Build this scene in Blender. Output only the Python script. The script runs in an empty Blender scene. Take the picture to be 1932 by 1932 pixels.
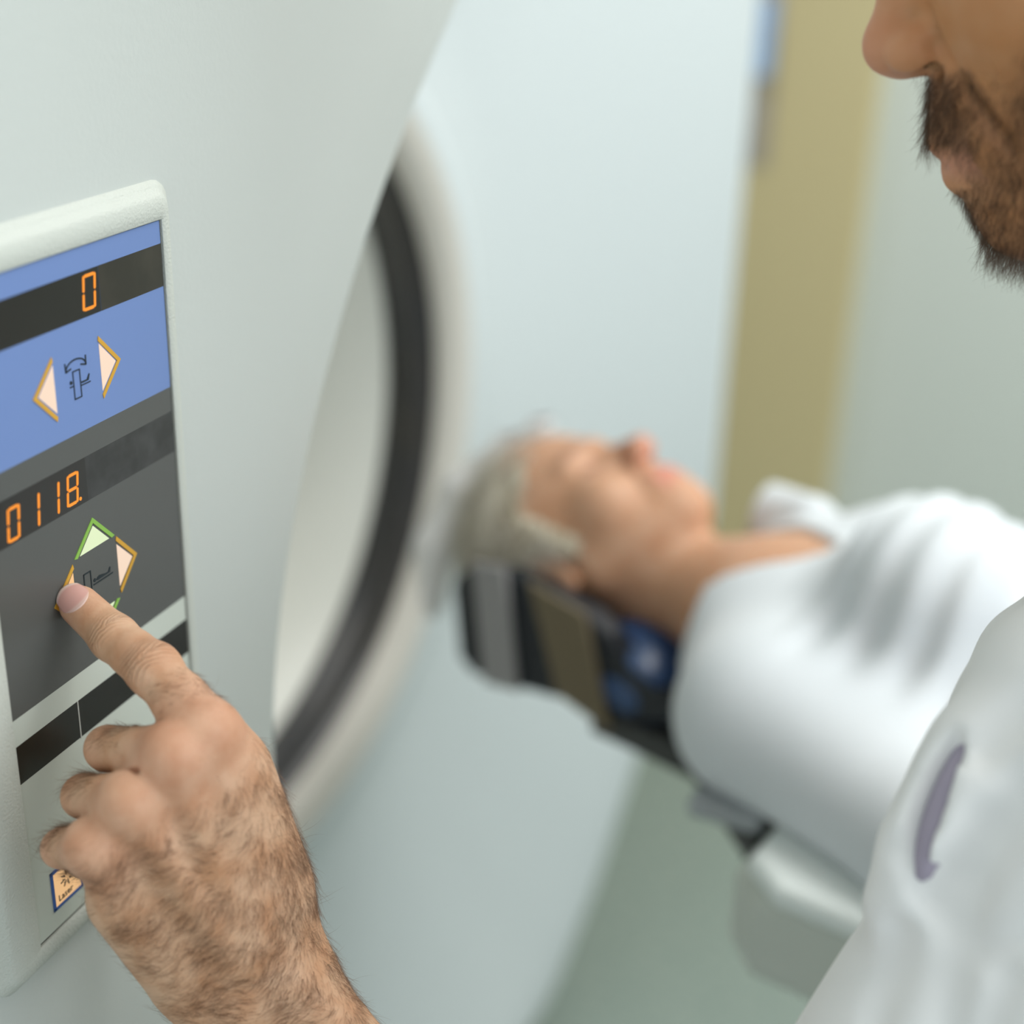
import bpy, bmesh, math
import numpy as np
from mathutils import Matrix, Vector

# ------------------------------------------------------------------ camera
SC = bpy.context.scene
CAM = np.array([-0.95255688, -0.70244669, 1.5087])
FPX, CPX = 2753.0, 966.0
cR = np.array([0.43413327, -0.90036572, 0.02949372])
cU = np.array([0.35049905, 0.19898071, 0.91518145])
cF = np.array([0.82986669, 0.38697319, -0.40196148])
cd = bpy.data.cameras.new('camera')
cam = bpy.data.objects.new('camera', cd)
SC.collection.objects.link(cam)
SC.camera = cam
M = Matrix.Identity(4)
for i in range(3):
    M[i][0] = cR[i]; M[i][1] = cU[i]; M[i][2] = -cF[i]; M[i][3] = CAM[i]
cam.matrix_world = M
cd.sensor_fit = 'HORIZONTAL'
cd.sensor_width = 36.0
cd.lens = FPX / 1932.0 * 36.0
cd.clip_start = 0.02
cd.dof.use_dof = True
cd.dof.focus_distance = 0.562
cd.dof.aperture_fstop = 3.2
cd.dof.aperture_blades = 0

# ------------------------------------------------------------------ world, lights, exposure
SC.view_settings.view_transform = 'Standard'
SC.view_settings.look = 'None'
SC.view_settings.gamma = 1.0
SC.view_settings.exposure = -0.10
SC.view_settings.use_curve_mapping = False
wd = bpy.data.worlds.new('world')
SC.world = wd
wd.use_nodes = True
wd.node_tree.nodes['Background'].inputs[0].default_value = (0.86, 0.97, 1.0, 1)
wd.node_tree.nodes['Background'].inputs[1].default_value = 0.42


def area(name, loc, target, sx, sy, power, col):
    ld = bpy.data.lights.new(name, 'AREA')
    ld.shape = 'RECTANGLE'; ld.size = sx; ld.size_y = sy
    ld.energy = power; ld.color = col
    o = bpy.data.objects.new(name, ld)
    SC.collection.objects.link(o)
    o.location = loc
    d = Vector(target) - Vector(loc)
    o.rotation_euler = d.to_track_quat('-Z', 'Y').to_euler()
    return o


area('ceiling_light_main', (0.3, -1.35, 2.72), (0.3, -1.35, 0), 1.3, 1.3, 35, (1.0, 0.99, 0.96))
area('ceiling_light_far', (1.6, -1.1, 2.72), (1.6, -1.1, 0), 1.0, 1.0, 20, (1.0, 0.98, 0.95))
area('window_daylight', (-0.6, -3.4, 1.9), (0.2, 0.0, 1.0), 2.4, 1.6, 48, (0.88, 0.96, 1.0))
area('window_daylight_side', (-2.9, -1.2, 1.8), (0.0, -0.5, 1.0), 1.8, 1.5, 13, (0.93, 0.97, 1.0))  # unseen fill lamp, added to brighten coat and hand from the camera side
area('rear_room_light', (0.1, 2.1, 2.5), (0.0, 0.7, 1.0), 1.2, 1.2, 30, (1.0, 0.99, 0.96))


# ------------------------------------------------------------------ helpers
def ray(px, py):
    return cR * ((px - CPX) / FPX) + cU * ((CPX - py) / FPX) + cF


def W(px, py, z):                       # a point of the room seen along a sight line, z metres deep
    return CAM + ray(px, py) * z


def px_of(P):
    d = np.asarray(P) - CAM
    z = d @ cF
    return CPX + FPX * (d @ cR) / z, CPX - FPX * (d @ cU) / z, z


def cv(x, y, z):                        # direction given as right / up / forward
    v = cR * x + cU * y + cF * z
    return v / np.linalg.norm(v)


def unit(v):
    return np.asarray(v, float) / np.linalg.norm(v)


def smooth01(x):
    x = np.clip(x, 0, 1)
    return x * x * (3 - 2 * x)


PO = np.array([-0.57175443, -0.34069518, 1.24997721])      # where the finger meets the panel
PS = np.array([0.99759413, 0.06932496, 0.0])                # along the panel
PN = np.array([-0.06932496, 0.99759413, 0.0])               # into the scanner
UP = np.array([0, 0, 1.0])
RING = np.array([0.0, 0.0, 1.015])


def panel(s, h, d=0.0):
    return PO + PS * s + UP * h + PN * d


def link_mesh(name, verts, faces, mat=None, parent=None, smooth=False):
    me = bpy.data.meshes.new(name)
    me.from_pydata([tuple(map(float, v)) for v in verts], [], [tuple(map(int, f)) for f in faces])
    me.update()
    return link_me(name, me, mat, parent, smooth)


def link_np(name, V, F, mat=None, parent=None, smooth=True):
    """fast path: V (n,3), F (m,4) or (m,3)"""
    me = bpy.data.meshes.new(name)
    k = F.shape[1]
    me.vertices.add(len(V)); me.vertices.foreach_set('co', np.ascontiguousarray(V, dtype=np.float32).ravel())
    me.loops.add(F.size); me.loops.foreach_set('vertex_index', np.ascontiguousarray(F, dtype=np.int32).ravel())
    me.polygons.add(len(F))
    me.polygons.foreach_set('loop_start', np.arange(0, F.size, k, dtype=np.int32))
    me.polygons.foreach_set('loop_total', np.full(len(F), k, dtype=np.int32))
    me.update(calc_edges=True)
    me.validate()
    return link_me(name, me, mat, parent, smooth)


def link_me(name, me, mat, parent, smooth):
    if smooth:
        me.polygons.foreach_set('use_smooth', [True] * len(me.polygons))
    o = bpy.data.objects.new(name, me)
    SC.collection.objects.link(o)
    if mat:
        me.materials.append(mat)
    if parent:
        o.parent = parent
        o.matrix_parent_inverse = par_inv(parent)
    return o


def par_inv(p):
    m = Matrix.Translation(p.location)
    q = p.parent
    if q is not None and q.location.length > 0:
        m = Matrix.Translation(q.location) @ m if False else m
    return m.inverted()


def thing(name, loc, label, cat, group=None):
    o = bpy.data.objects.new(name, None)
    SC.collection.objects.link(o)
    o.location = loc
    o.empty_display_size = 0.05
    o['label'] = label; o['category'] = cat
    if group:
        o['group'] = group
    return o


def struct(o):
    o['kind'] = 'structure'
    return o


def bm_obj(name, bm, mat, parent=None, smooth=False):
    me = bpy.data.meshes.new(name)
    bmesh.ops.recalc_face_normals(bm, faces=bm.faces)
    bm.to_mesh(me); bm.free()
    return link_me(name, me, mat, parent, smooth)


def box_bm(bm, c, sx, sy, sz, ax=(1, 0, 0), ay=(0, 1, 0), az=(0, 0, 1), bevel=0.0, seg=2):
    c = np.array(c, float); ax, ay, az = map(np.array, (ax, ay, az))
    vs = []
    for k in (-1, 1):
        for j in (-1, 1):
            for i in (-1, 1):
                vs.append(bm.verts.new(tuple(c + ax * i * sx / 2 + ay * j * sy / 2 + az * k * sz / 2)))
    fs = [(0, 1, 3, 2), (4, 6, 7, 5), (0, 4, 5, 1), (2, 3, 7, 6), (0, 2, 6, 4), (1, 5, 7, 3)]
    faces = [bm.faces.new([vs[q] for q in f]) for f in fs]
    if bevel > 0:
        es = list({e for f in faces for e in f.edges})
        bmesh.ops.bevel(bm, geom=es, offset=bevel, segments=seg, affect='EDGES', profile=0.5)


def prism_bm(bm, pts, toP, d0, d1):
    """polygon in 2-D, extruded between depths d0 and d1 (toP(a, b, d) -> point)"""
    a = [bm.verts.new(tuple(toP(x, y, d0))) for x, y in pts]
    b = [bm.verts.new(tuple(toP(x, y, d1))) for x, y in pts]
    n = len(pts)
    bm.faces.new(a); bm.faces.new(list(reversed(b)))
    for i in range(n):
        j = (i + 1) % n
        bm.faces.new((a[i], b[i], b[j], a[j]))


# ------------------------------------------------------------------ materials
def mat(name, col, rough=0.5, spec=0.5, metal=0.0, emit=None, estr=0.0, sss=0.0, sssr=(1, 0.4, 0.25), sssc=0.004,
        bump=None, mottle=None, coat=0.0, sheen=0.0):
    m = bpy.data.materials.new(name)
    m.use_nodes = True
    nt = m.node_tree
    b = nt.nodes['Principled BSDF']
    b.inputs['Base Color'].default_value = (*col, 1)
    b.inputs['Roughness'].default_value = rough
    b.inputs['Specular IOR Level'].default_value = spec
    b.inputs['Metallic'].default_value = metal
    b.inputs['Coat Weight'].default_value = coat
    b.inputs['Sheen Weight'].default_value = sheen
    if emit:
        b.inputs['Emission Color'].default_value = (*emit, 1)
        b.inputs['Emission Strength'].default_value = estr
    if sss > 0:
        b.inputs['Subsurface Weight'].default_value = sss
        b.inputs['Subsurface Radius'].default_value = sssr
        b.inputs['Subsurface Scale'].default_value = sssc
    tc = nt.nodes.new('ShaderNodeTexCoord')
    if mottle:                                   # (scale, second colour, low, high)
        nz = nt.nodes.new('ShaderNodeTexNoise')
        nz.inputs['Scale'].default_value = mottle[0]
        nz.inputs['Detail'].default_value = 4
        nt.links.new(tc.outputs['Object'], nz.inputs['Vector'])
        mr = nt.nodes.new('ShaderNodeMapRange')
        mr.inputs[1].default_value = mottle[2]; mr.inputs[2].default_value = mottle[3]
        nt.links.new(nz.outputs[0], mr.inputs[0])
        mx = nt.nodes.new('ShaderNodeMix'); mx.data_type = 'RGBA'
        mx.inputs[6].default_value = (*col, 1); mx.inputs[7].default_value = (*mottle[1], 1)
        nt.links.new(mr.outputs[0], mx.inputs[0])
        nt.links.new(mx.outputs[2], b.inputs['Base Color'])
    if bump:                                     # (scale, strength, distance)
        nz = nt.nodes.new('ShaderNodeTexNoise')
        nz.inputs['Scale'].default_value = bump[0]
        nz.inputs['Detail'].default_value = 3
        nt.links.new(tc.outputs['Object'], nz.inputs['Vector'])
        bp = nt.nodes.new('ShaderNodeBump')
        bp.inputs['Strength'].default_value = bump[1]
        bp.inputs['Distance'].default_value = bump[2]
        nt.links.new(nz.outputs[0], bp.inputs['Height'])
        nt.links.new(bp.outputs[0], b.inputs['Normal'])
    return m


M_COVER = mat('scanner_cover_plastic', (0.535, 0.565, 0.54), 0.42, bump=(420, 0.22, 0.0006))
M_FRONT = mat('scanner_front_plastic', (0.60, 0.645, 0.655), 0.30, bump=(300, 0.1, 0.0005))
M_BEZEL = mat('bezel_plastic', (0.55, 0.575, 0.525), 0.5, bump=(900, 0.55, 0.0007))
M_LINER = mat('bore_liner', (0.80, 0.80, 0.74), 0.35)
M_DARKRING = mat('bore_window_film', (0.035, 0.035, 0.040), 0.28, mottle=(9, (0.05, 0.045, 0.04), 0.35, 0.7))
M_BLUE = mat('panel_blue', (0.150, 0.235, 0.49), 0.42, bump=(2500, 0.08, 0.0002))
M_GREY = mat('panel_grey', (0.085, 0.087, 0.082), 0.42, bump=(2500, 0.1, 0.0002))
M_WHITE = mat('panel_off_white', (0.56, 0.60, 0.54), 0.42, bump=(2500, 0.08, 0.0002))
M_DISP = mat('display_window', (0.022, 0.018, 0.011), 0.30, mottle=(60, (0.036, 0.030, 0.020), 0.4, 0.65))
M_DISP2 = mat('display_window_cool', (0.020, 0.020, 0.018), 0.33, mottle=(90, (0.045, 0.045, 0.044), 0.4, 0.7))
M_DISPD = mat('display_window_left', (0.011, 0.009, 0.006), 0.28)
M_LED = mat('led_orange', (0.5, 0.15, 0.01), 0.4, emit=(1.0, 0.30, 0.015), estr=0.66)
M_LINE = mat('display_divider', (0.5, 0.5, 0.46), 0.5)
M_YEL = mat('button_outline_yellow', (0.62, 0.33, 0.03), 0.45)
M_GRN = mat('button_outline_green', (0.24, 0.46, 0.07), 0.45)
M_LITW = mat('button_lit_warm', (0.30, 0.22, 0.16), 0.5, emit=(1.0, 0.76, 0.60), estr=0.70)
M_LITG = mat('button_lit_green', (0.25, 0.30, 0.18), 0.5, emit=(0.86, 0.95, 0.62), estr=0.66)
M_LITA = mat('button_lit_amber', (0.30, 0.18, 0.09), 0.5, emit=(1.0, 0.60, 0.28), estr=0.72)
M_INK = mat('panel_ink', (0.006, 0.014, 0.02), 0.5)
M_BBLUE = mat('button_border_blue', (0.03, 0.10, 0.36), 0.5)
M_GAP = mat('panel_gap', (0.02, 0.02, 0.012), 0.8)

# ------------------------------------------------------------------ room
M_FLOOR = mat('vinyl_floor', (0.215, 0.275, 0.245), 0.42, mottle=(55, (0.29, 0.34, 0.30), 0.35, 0.65))
M_WALLP = mat('pale_green_wall', (0.64, 0.68, 0.63), 0.8)
M_WALLY = mat('yellow_wall', (0.60, 0.51, 0.285), 0.75)
M_CEIL = mat('ceiling_paint', (0.8, 0.8, 0.78), 0.9)


def slab(name, c, sx, sy, sz, m, parent=None, bevel=0.0, **k):
    bm = bmesh.new()
    box_bm(bm, c, sx, sy, sz, bevel=bevel, **k)
    return bm_obj(name, bm, m, parent)


struct(slab('floor', (0.4, 0.2, -0.05), 6.2, 7.4, 0.1, M_FLOOR))
# right wall: pale plaster with a yellow door leaf beside the scanner
struct(slab('wall_right', (2.31, 0.2, 1.4), 0.12, 7.4, 2.8, M_WALLP))
struct(slab('wall_back', (0.4, 3.84, 1.4), 4.4, 0.12, 2.8, M_WALLP))
DOORX = 2.22


def on_x(px, py, x):
    r = ray(px, py)
    return CAM + r * ((x - CAM[0]) / r[0])


ya = on_x(1615, 500, DOORX)[1]
struct(slab('door_1', (2.225, (ya + 2.4) / 2, 1.15), 0.05, abs(2.4 - ya), 2.3, M_WALLY, bevel=0.004))
struct(slab('baseboard_right', (2.242, (ya - 3.4) / 2 - 0.01, 0.05), 0.016, abs(-3.4 - ya), 0.1, mat('baseboard', (0.35, 0.36, 0.33), 0.5), bevel=0.003))

# poster on the yellow leaf, partly behind the scanner
pa = on_x(1462, 60, 2.195); pb = on_x(1455, 315, 2.195)
poster = thing('wall_poster', (2.195, pa[1] + 0.12, 1.6), 'narrow grey and blue poster on the yellow wall beside the scanner edge', 'poster')
slab('poster_sheet', (2.196, pa[1] + 0.20, (pb[2] + 2.15) / 2), 0.006, 0.42, 2.15 - pb[2], mat('poster_sheet', (0.42, 0.38, 0.33), 0.5, mottle=(5, (0.30, 0.26, 0.2), 0.4, 0.6)), poster)
slab('printed_picture', (2.191, pa[1] + 0.20, on_x(1440, 70, 2.19)[2]), 0.004, 0.40, 0.16, mat('poster_print', (0.33, 0.50, 0.78), 0.5), poster)

# ------------------------------------------------------------------ the scanner
scanner = thing('ct_scanner', (0, 0.3, 0), 'white scanner gantry with dark-ringed round bore and lit control panel', 'scanner')

out_pts = [(1.13, 0.56), (1.13, 1.85), (0.98, 2.02), (-0.98, 2.02), (-1.13, 1.85), (-1.13, 0.56), (-0.87, 0.29), (-0.69, 0.124), (-0.54, 0.04),
           (0.54, 0.04), (0.69, 0.124), (0.87, 0.29), (1.05, 0.44)]


def out_dist(a):
    d = np.array([math.cos(a), math.sin(a)])
    best = 9
    n = len(out_pts)
    for i in range(n):
        p = np.array(out_pts[i]) - [0, RING[2]]
        q = np.array(out_pts[(i + 1) % n]) - [0, RING[2]]
        e = q - p
        den = d[0] * e[1] - d[1] * e[0]
        if abs(den) < 1e-9:
            continue
        t = (p[0] * e[1] - p[1] * e[0]) / den
        s = (p[0] * d[1] - p[1] * d[0]) / den
        if t > 0 and -1e-6 <= s <= 1 + 1e-6:
            best = min(best, t)
    return best


def lathe_grid(rows, name, m, parent, na=192, closed=True):
    """rows: list of functions a -> (radius, y) about the bore axis"""
    V = []
    for i in range(na):
        a = 2 * math.pi * i / na
        for f in rows:
            r, y = f(a)
            V.append((r * math.cos(a), y, RING[2] + r * math.sin(a)))
    k = len(rows)
    F = []
    for i in range(na):
        j = (i + 1) % na
        for q in range(k - 1):
            F.append((i * k + q, i * k + q + 1, j * k + q + 1, j * k + q))
    return link_np(name, np.array(V), np.array(F), m, parent)


RB = 0.35
rows = []
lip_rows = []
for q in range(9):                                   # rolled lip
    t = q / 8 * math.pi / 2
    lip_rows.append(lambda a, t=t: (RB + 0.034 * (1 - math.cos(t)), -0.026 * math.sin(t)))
for q in range(1, 9):                                # the lip rolls back to the face
    t = q / 8
    rows.append(lambda a, t=t: (RB + 0.034 + 0.042 * t, -0.026 - 0.004 * math.sin(math.pi * t) + 0.013 * smooth01(t)))
for q in range(1, 13):                               # shallow dish out to the edge
    t = q / 12
    rows.append(lambda a, t=t: (RB + 0.076 + (out_dist(a) - 0.05 - RB - 0.076) * t, -0.013 - 0.087 * smooth01(t * .5 + .0) * 2))
for q in range(1, 9):                                # rounded outer edge
    t = q / 8 * math.pi / 2
    rows.append(lambda a, t=t: (out_dist(a) - 0.05 + 0.05 * math.sin(t), -0.10 + 0.05 * (1 - math.cos(t))))
rows.append(lambda a: (out_dist(a), 0.9))
rows.append(lambda a: (out_dist(a) - 0.05, 0.95))
rows.append(lambda a: (0.60, 0.95))
rows.append(lambda a: (RB + 0.03, 0.72))
rows.append(lambda a: (RB + 0.004, 0.66))
rows.insert(0, lip_rows[-1])
lathe_grid(rows, 'gantry_cover', M_FRONT, scanner)
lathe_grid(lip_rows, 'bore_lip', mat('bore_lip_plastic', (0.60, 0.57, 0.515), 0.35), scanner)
# dark film strip and pale liner of the bore
lathe_grid([lambda a: (RB + 0.006, -0.001), lambda a: (RB - 0.001, 0.001), lambda a: (RB - 0.001, 0.058), lambda a: (RB + 0.006, 0.060)],
           'bore_ring', M_DARKRING, scanner)
lathe_grid([lambda a: (RB + 0.004, 0.058), lambda a: (RB - 0.004, 0.062), lambda a: (RB - 0.004, 0.30), lambda a: (RB - 0.002, 0.66), lambda a: (RB + 0.010, 0.69)],
           'bore_liner', M_LINER, scanner)
# floor plinth
slab('gantry_base', (0, 0.45, 0.035), 1.7, 0.7, 0.07, mat('plinth', (0.2, 0.2, 0.19), 0.6), scanner, bevel=0.01)

# near cover (console housing): flat face that ends in the round lip of the recess
LIP = [(.126 + (.52 - math.sqrt(max(.0, .52 ** 2 - (h + .20) ** 2))), h) for h in np.linspace(-0.58, 0.30, 60)]


def lip_s(h):
    # measured curve of the lip on the panel plane
    hs = [-1.2, -0.9, -0.65, -0.45, -0.30, -0.20, -0.149, -0.106, -0.066, -0.025, 0.005, 0.034, 0.072, 0.108, 0.143, 0.168, 0.30, 0.45, 0.6, 0.75]
    ss = LS
    return float(np.interp(h, hs, ss))


def on_panel(px, py):
    r = ray(px, py)
    t = ((PO - CAM) @ PN) / (r @ PN)
    P = CAM + r * t - PO
    return P @ PS, P @ UP


_meas = [on_panel(*p) for p in [(539, 1500), (539, 1400), (545, 1250), (557, 1120), (580, 950), (605, 820), (640, 680), (700, 490), (765, 300), (830, 130), (880, 0)]]
_h = np.array([m[1] for m in _meas]); _s = np.array([m[0] for m in _meas])
_cf = np.polyfit(_h, _s, 3)
hmin, hmax = _h.min(), _h.max()


def lip_s(h):
    if h > hmax:
        d = np.polyval(np.polyder(_cf), hmax)
        return float(np.polyval(_cf, hmax) + d * (h - hmax) + 0.9 * (h - hmax) ** 2)
    h0 = hmin
    if h < h0:
        return float(np.polyval(_cf, h0) + 0.95 * max(0, (h0 - 0.06) - h) ** 2)
    return float(np.polyval(_cf, h))


hs = np.linspace(-1.19, 0.55, 110)
prof = [(0.0, 0.0)]
RE = 0.006
Vh, Fh = [], []
cols = []
for h in hs:
    e = lip_s(h)
    row = [panel(-0.62, h, 0.42), panel(-0.62, h, 0.03), panel(-0.612, h, 0.012), panel(-0.59, h, 0.004)]
    for t in np.linspace(0.05, 1.0, 14):
        row.append(panel(-0.59 + (e - RE + 0.59) * t, h, 0.004))
    for q in range(1, 6):
        t = q / 5 * math.pi / 2
        row.append(panel(e - RE + RE * math.sin(t), h, 0.004 + RE * (1 - math.cos(t))))
    row.append(panel(e + 0.004, h, 0.04))
    row.append(panel(e + 0.02, h, 0.30))
    cols.append(row)
k = len(cols[0])
for r in cols:
    Vh += r
for i in range(len(cols) - 1):
    for q in range(k - 1):
        Fh.append((i * k + q, i * k + q + 1, (i + 1) * k + q + 1, (i + 1) * k + q))
    Fh.append((i * k + k - 1, i * k, (i + 1) * k, (i + 1) * k + k - 1))
Fh = [list(f) for f in Fh]
Fh.append(list(range(k)))
Fh.append(list(reversed(range((len(cols) - 1) * k, len(cols) * k))))
hous = link_mesh('console_housing', Vh, Fh, M_COVER, scanner, smooth=True)
md = hous.modifiers.new('es', 'EDGE_SPLIT'); md.split_angle = math.radians(40)

# control panel bezel
IN = (-0.0423, 0.0720, -0.1378, 0.1306)
OUTR = (-0.0590, 0.0775, -0.1465, 0.1400)
TH = 0.0014


def ring_loop(s0, s1, h0, h1, r, d, n=5):
    pts = []
    for cx, cy, a0 in ((s1 - r, h1 - r, 0), (s0 + r, h1 - r, 90), (s0 + r, h0 + r, 180), (s1 - r, h0 + r, 270)):
        for q in range(n):
            a = math.radians(a0 + 90 * q / (n - 1))
            pts.append(panel(cx + r * math.cos(a), cy + r * math.sin(a), d))
    return pts


def grow(R, g):
    return (R[0] - g, R[1] + g, R[2] - g, R[3] + g)


loops = [ring_loop(*grow(OUTR, 0.0058), 0.009, 0.0060), ring_loop(*grow(OUTR, 0.0046), 0.0085, 0.0030), ring_loop(*grow(OUTR, 0.0028), 0.008, 0.0020),
         ring_loop(*grow(OUTR, 0.0016), 0.007, 0.0012), ring_loop(*grow(OUTR, 0.0004), 0.006, -TH + 0.0012), ring_loop(*grow(OUTR, -0.0012), 0.005, -TH),
         ring_loop(*grow(IN, 0.0005), 0.0006, -TH), ring_loop(*IN, 0.0005, -TH + 0.0004), ring_loop(*IN, 0.0005, 0.0006)]
V = [p for l in loops for p in l]
n = len(loops[0])
F = []
for i in range(len(loops) - 1):
    for j in range(n):
        jj = (j + 1) % n
        F.append((i * n + j, i * n + jj, (i + 1) * n + jj, (i + 1) * n + j))
cpanel = link_mesh('control_panel', V, F, M_BEZEL, scanner, smooth=True)
md = cpanel.modifiers.new('es', 'EDGE_SPLIT'); md.split_angle = math.radians(50)
md = cpanel.modifiers.new('sol', 'SOLIDIFY') if False else None


def sub(name, polys, m, d0, d1, label=None):
    """flat raised shapes on the panel; polygons in millimetres (s, h)"""
    bm = bmesh.new()
    for P in polys:
        prism_bm(bm, [(x / 1000, y / 1000) for x, y in P], panel, d0, d1)
    o = bm_obj(name, bm, m, cpanel)
    if label:
        o['label'] = label
    return o


def rect(s0, s1, h0, h1):
    return [(s0, h0), (s1, h0), (s1, h1), (s0, h1)]


L0, R0 = -42.1, 71.0
T = -0.0000
sub('gap_seal', [rect(-42.4, 72.1, -137.9, 130.7)], M_GAP, 0.0002, 0.0012)
sub('blue_field', [rect(L0, R0, 62.0, 130.2)], M_BLUE, -0.0004, 0.0004, 'blue membrane field')
sub('grey_field', [rect(L0, R0, -33.8, 62.0)], M_GREY, -0.0004, 0.0004, 'dark grey membrane field')
sub('white_field', [rect(L0, R0, -136.6, -33.8)], M_WHITE, -0.0004, 0.0004, 'off-white membrane field')
D0, D1 = -0.0005, 0.0
sub('display_window', [rect(L0, 30.6, 104.1, 121.2)], M_DISPD, D0, D1)
sub('display_window', [rect(30.8, R0, 104.1, 121.2)], M_DISP, D0, D1)
sub('display_window', [rect(L0, 13.0, 34.0, 51.6)], M_DISPD, D0, D1)
sub('display_window', [rect(13.0, R0, 34.0, 51.6)], M_DISP2, D0, D1)
sub('display_window', [rect(L0, -5.4, -61.4, -45.0)], M_DISPD, D0, D1)
sub('display_window', [rect(-5.0, R0, -61.4, -45.0)], M_DISPD, D0, D1)
sub('display_divider', [rect(-5.45, -4.95, -61.8, -44.8)], M_LINE, -0.0007, D1, 'thin pale divider line')

SEG = {'0': 'abcdef', '1': 'bc', '8': 'abcdefg'}


def digit(s, hb, ht, w, ch, shear=1.6, t=1.15, shape='digit'):
    hm = (hb + ht) / 2
    H = ht - hb

    def P(x, y):
        return (s + x + shear * (y - hb) / H, y)
    g = 0.22
    q = []

    def bar_v(x, y0, y1):
        y0 += g; y1 -= g
        q.append([P(x, y0 + .5), P(x + t / 2, y0), P(x + t, y0 + .5), P(x + t, y1 - .5), P(x + t / 2, y1), P(x, y1 - .5)])

    def bar_h(y):
        q.append([P(t * .55 + g, y), P(t + g, y - t / 2), P(w - t - g, y - t / 2), P(w - t * .55 - g, y), P(w - t - g, y + t / 2), P(t + g, y + t / 2)])
    for c in SEG[ch]:
        if c == 'b': bar_v(w - t, hm, ht)
        if c == 'c': bar_v(w - t, hb, hm)
        if c == 'e': bar_v(0, hb, hm)
        if c == 'f': bar_v(0, hm, ht)
        if c == 'a': bar_h(ht - t / 2)
        if c == 'd': bar_h(hb + t / 2)
        if c == 'g': bar_h(hm)
    sub(shape, q, M_LED, -0.00062, -0.0005, 'lit orange digit ' + ch)


digit(19.8, 106.3, 119.7, 7.8, '0', 1.5)
digit(-33.2, 34.9, 47.9, 6.8, '0', 1.6)
digit(-22.2, 34.9, 47.9, 6.8, '1', 1.6)
digit(-10.9, 35.2, 48.0, 6.8, '1', 1.6)
digit(0.2, 35.6, 48.2, 6.9, '8', 1.6)
sub('decimal_point', [[(8.4 + .75 * math.cos(a), 36.5 + .75 * math.sin(a)) for a in np.linspace(0, 2 * math.pi, 13)[:-1]]], M_LED, -0.00062, -0.0005)


def chevron(tip, e1, e2, w, name, m):
    """two-stroke angle: tip and both ends, w stroke width (inwards)"""
    tip, e1, e2 = map(lambda v: np.array(v, float), (tip, e1, e2))
    cen = (tip + e1 + e2) / 3

    def off(a, b):
        d = unit(b - a); nrm = np.array([-d[1], d[0]])
        return nrm if nrm @ (cen - a) > 0 else -nrm
    n1, n2 = off(tip, e1), off(tip, e2)
    # inner tip
    A = np.array([n1, n2]); ti = tip + np.linalg.solve(A, [w, w])
    d1, d2 = unit(e1 - tip), unit(e2 - tip)
    return sub(name, [[tuple(tip), tuple(e1), tuple(e1 + n1 * w + d1 * -1.0), tuple(ti)],
                      [tuple(tip), tuple(ti), tuple(e2 + n2 * w - d2 * 1.0), tuple(e2)]], m, -0.0007, -0.0004)


def button(tip, e1, e2, tri, mo, mf, kind):
    chevron(tip, e1, e2, 1.6, 'button_outline', mo)
    o = sub('arrow_button', [tri], mf, -0.0006, -0.0004, kind)


button((-12.1, 82.4), (-0.1, 94.8), (-0.1, 70.2), [(-8.9, 82.3), (0.2, 91.6), (0.2, 73.4)], M_YEL, M_LITW, 'lit left arrow')
button((39.7, 82.9), (27.3, 95.3), (27.6, 70.6), [(36.6, 83.0), (27.4, 92.3), (27.4, 73.8)], M_YEL, M_LITW, 'lit right arrow')
button((14.1, 26.4), (26.6, 13.9), (1.4, 13.9), [(14.1, 22.9), (23.2, 13.8), (4.9, 13.8)], M_GRN, M_LITG, 'lit up arrow')
button((40.0, 0.2), (27.6, 12.9), (28.0, -12.3), [(36.8, 0.2), (27.5, 9.4), (27.5, -9.0)], M_YEL, M_LITW, 'lit right arrow')
button((-12.6, -0.3), (0.1, 12.4), (0.1, -12.6), [(-9.2, -0.3), (-0.1, 8.9), (-0.1, -9.2)], M_YEL, M_LITA, 'lit left arrow under the fingertip')
button((14.1, -26.6), (26.7, -14.0), (1.4, -14.0), [(14.1, -23.2), (23.2, -14.0), (4.9, -14.0)], M_GRN, M_LITG, 'lit down arrow')


def stroke(pts, w):
    out = []
    for a, b in zip(pts[:-1], pts[1:]):
        a = np.array(a, float); b = np.array(b, float)
        d = unit(b - a); n_ = np.array([-d[1], d[0]]) * w / 2
        out.append([tuple(a - n_ - d * w * .3), tuple(b - n_ + d * w * .3), tuple(b + n_ + d * w * .3), tuple(a + n_ - d * w * .3)])
    return out


def disc(x, y, r, n=14):
    return [(x + r * math.cos(a), y + r * math.sin(a)) for a in np.linspace(0, 2 * math.pi, n + 1)[:-1]]


ps = []
arc = [(7.2 + 5.85 * (1 - math.cos(a)), 86.9 + 3.4 * math.sin(a)) for a in np.linspace(0.05, math.pi - 0.05, 14)]
arc = [(x, y) for x, y in arc]
ps += stroke(arc, 0.55)
ps += stroke([(7.0, 90.0), (7.2, 86.8), (10.0, 87.4)], 0.6)
ps += stroke([(19.0, 90.2), (18.9, 86.8), (16.0, 87.6)], 0.6)
ps += stroke([(10.95, 86.0), (14.9, 86.0), (14.9, 75.4), (10.95, 75.4), (10.95, 86.0)], 0.45)
ps += [disc(9.5, 82.2, 0.75)] + stroke([(8.8, 80.6), (10.4, 80.6)], 0.45)
ps += [[(15.5, 81.0), (18.6, 81.0), (20.0, 82.9), (20.5, 82.6), (19.6, 80.4), (15.5, 80.4)]] + stroke([(15.5, 79.6), (20.6, 79.6)], 0.4)
sub('pictogram', ps, M_INK, -0.0006, -0.0004)
ps = stroke([(6.0, 5.3), (10.1, 5.3), (10.1, -5.3), (6.0, -5.3), (6.0, 5.3)], 0.5)
ps += [disc(12.3, 0.35, 0.78)]
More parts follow.
